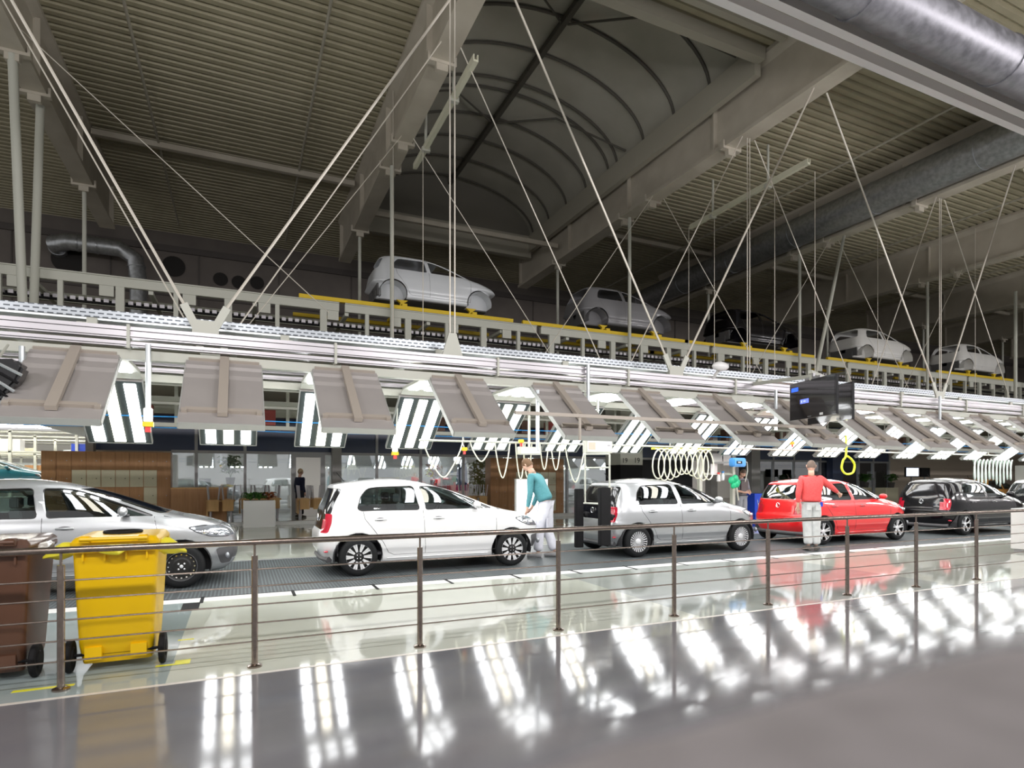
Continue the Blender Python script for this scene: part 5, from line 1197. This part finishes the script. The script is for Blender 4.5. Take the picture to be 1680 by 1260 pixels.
    for s in 'LR':
        hp, kn, an = V['hip'+s], V['kn'+s], V['an'+s]
        j.update({'h'+s: (hp, .115), 'th'+s: (lp(hp, kn, .35), .112), 'k'+s: (kn, .092), 'c'+s: (lp(kn, an, .5), .090), 'a'+s: (lp(kn, an, .95), .092)}); e += [('p','h'+s), ('h'+s,'th'+s), ('th'+s,'k'+s), ('k'+s,'c'+s), ('c'+s,'a'+s)]
    tr = join([skin_mesh(j, e, 'p', 2)], 'trousers', [trous], t)
    for s in 'LR':
        an, to = V['an'+s], V['to'+s]; d = Vector((to.x-an.x, to.y-an.y, 0)).normalized()
        a0 = Vector((an.x, an.y, 0)); pts = [(-.07,.045,.040), (-.03,.055,.050), (.04,.052,.048), (.10,.042,.046), (.16,.036,.044), (.20,.026,.030)]
        b = MB(); n = 12; vs = []
        sdv = Vector((-d.y, d.x, 0))
        for f, hh, ww in pts:
            for k in range(n):
                a = 2*PI*k/n; vs.append(a0+d*f+sdv*ww*math.cos(a)+Vector((0,0,max(.002, hh+hh*math.sin(a)*1.0))))
        b.add(vs, [(i*n+k, i*n+(k+1) % n, (i+1)*n+(k+1) % n, (i+1)*n+k) for i in range(len(pts)-1) for k in range(n)]+[tuple(range(n)), tuple(len(vs)-n+k for k in range(n))]); b.build('shoe', shoe, t, smooth=True)
    if extra: extra(t, V)
    return t
BASE = dict(pelvis=(0,0,.97), chest=(0,.0,1.30), neck=(0,.0,1.52), head=(0,.025,1.665), shL=(-.185,0,1.42), shR=(.185,0,1.42), elL=(-.24,-.02,1.14), elR=(.24,-.02,1.14), wrL=(-.25,.04,.90), wrR=(.25,.04,.90), haL=(-.25,.06,.80), haR=(.25,.06,.80),
    hipL=(-.09,0,.92), hipR=(.09,0,.92), knL=(-.10,.01,.50), knR=(.10,.01,.50), anL=(-.11,-.02,.09), anR=(.11,-.02,.09), toL=(-.12,.16,.02), toR=(.12,.16,.02), face=(0,1,0))
def pose(**k): d = dict(BASE); d.update(k); return d
m_teal = vary('teal_sweater', (.07,.25,.28), (.09,.29,.33), 40, .85, bump=.2); m_redsw = vary('red_sweater', (.76,.085,.085), (.82,.11,.11), 40, .85, bump=.2); m_wtr = vary('white_work_trousers', (.60,.61,.68), (.70,.71,.78), 12, .8); m_gtr = vary('pale_grey_trousers', (.56,.58,.58), (.66,.68,.68), 12, .8)
m_hairb = mat('hair_brown', (.14,.075,.035), .7); m_hairs = mat('hair_short', (.13,.09,.07), .7); m_shoe = mat('work_shoe', (.10,.09,.08), .6)
def ex_teal(t, V):
    c = (V['hipL']+V['hipR'])/2
    b = MB().box(-.03, .03, -.02, .02, -.10, 0, Matrix.Translation((.17, .05, .93))); b.build('blue_cloth', m_blue, t); MB().box(-.03, .03, -.02, .02, 0, .05, Matrix.Translation((.17, .05, .93))).build('red_tag', m_red, t)
    for q in (-1, 1): MB().box(-.05, .05, -.012, .0, .52, .70, Matrix.Translation((q*.12, -.085, 0))).build('pocket', m_wtr, t, bevel=.004)
person('man in a teal sweater and white trousers leaning over the nose of the white hatchback', (5.20, 9.95, 0), math.radians(42),
    pose(pelvis=(0,-.02,1.0), chest=(0,.14,1.31), neck=(0,.25,1.51), head=(-.02,.33,1.635), shL=(-.18,.20,1.42), shR=(.18,.20,1.42), elL=(-.24,.19,1.11), elR=(.22,.22,1.12), wrL=(-.19,.26,.87), wrR=(.14,.30,.87), haL=(-.15,.31,.78), haR=(.10,.36,.78), hipL=(-.09,-.02,.94), hipR=(.09,-.02,.94),
         knL=(-.12,.06,.51), knR=(.10,.0,.51), anL=(-.14,.08,.09), anR=(.12,-.14,.09), toL=(-.15,.28,.02), toR=(.13,.06,.02), face=(.15,.95,-.3)), m_teal, m_wtr, m_hairb, mat('shoe_grey', (.35,.35,.36), .6), 1.06, 1.0, .93, ex_teal)
def ex_red(t, V):
    MB().box(.13, .17, -.13, -.10, .88, .97).build('blue_key_tag', m_blue, t)
    for q in (-1, 1): MB().box(q*.085-.05, q*.085+.05, -.130, -.122, .80, .92).build('back_pocket', m_gtr, t, bevel=.004)
person('man in red sweater and pale trousers, back to camera, reaching towards the red car', (at(1331, 8.62), 8.62, 0), math.radians(-31),
    pose(head=(.01,.03,1.672), elR=(.43,.10,1.25), wrR=(.62,.24,1.13), haR=(.70,.31,1.09), elL=(-.26,-.04,1.13), wrL=(-.25,.0,.88), haL=(-.235,.03,.78), shR=(.19,.02,1.42), hipL=(-.085,0,.92), knL=(-.07,.02,.50), knR=(.08,-.01,.50), anL=(-.06,-.02,.09), anR=(.09,.0,.09), toL=(-.08,.14,.02), toR=(.17,.14,.02), face=(.25,1,-.1)), m_redsw, m_gtr, m_hairs, m_shoe, 1.03, 1.06, .78, ex_red)
def ex_bg(t, V):
    bx(-.15, .15, .10, .135, 1.02, 1.42).build('vest_front', mat('vest_brown', (.12,.10,.10), .8), t, bevel=.02)
person('man in dark vest and grey trousers standing behind the station frame, looking down', (at(1216, 13.2), 13.2, 0), PI,
    pose(head=(0,.07,1.62), chest=(0,.02,1.30), elL=(-.27,.02,1.12), elR=(.27,.02,1.12), wrL=(-.10,.26,1.05), wrR=(.10,.26,1.05), haL=(-.02,.30,1.05), haR=(.02,.32,1.07), face=(.2,1,-.6)), mat('grey_shirt', (.22,.22,.25), .8), mat('grey_trousers', (.26,.27,.30), .8), m_hairs, m_shoe, 1.0, 1.0, .3, ex_bg)
person('person in a dark navy jacket standing in the open doorway at the back', (at(492, 23.5), 23.5, 0), math.radians(-60),
    pose(), mat('navy_jacket', (.01,.015,.05), .8), mat('dark_trousers', (.02,.02,.03), .8), mat('hair_light', (.45,.33,.2), .7), m_shoe, 1.02)
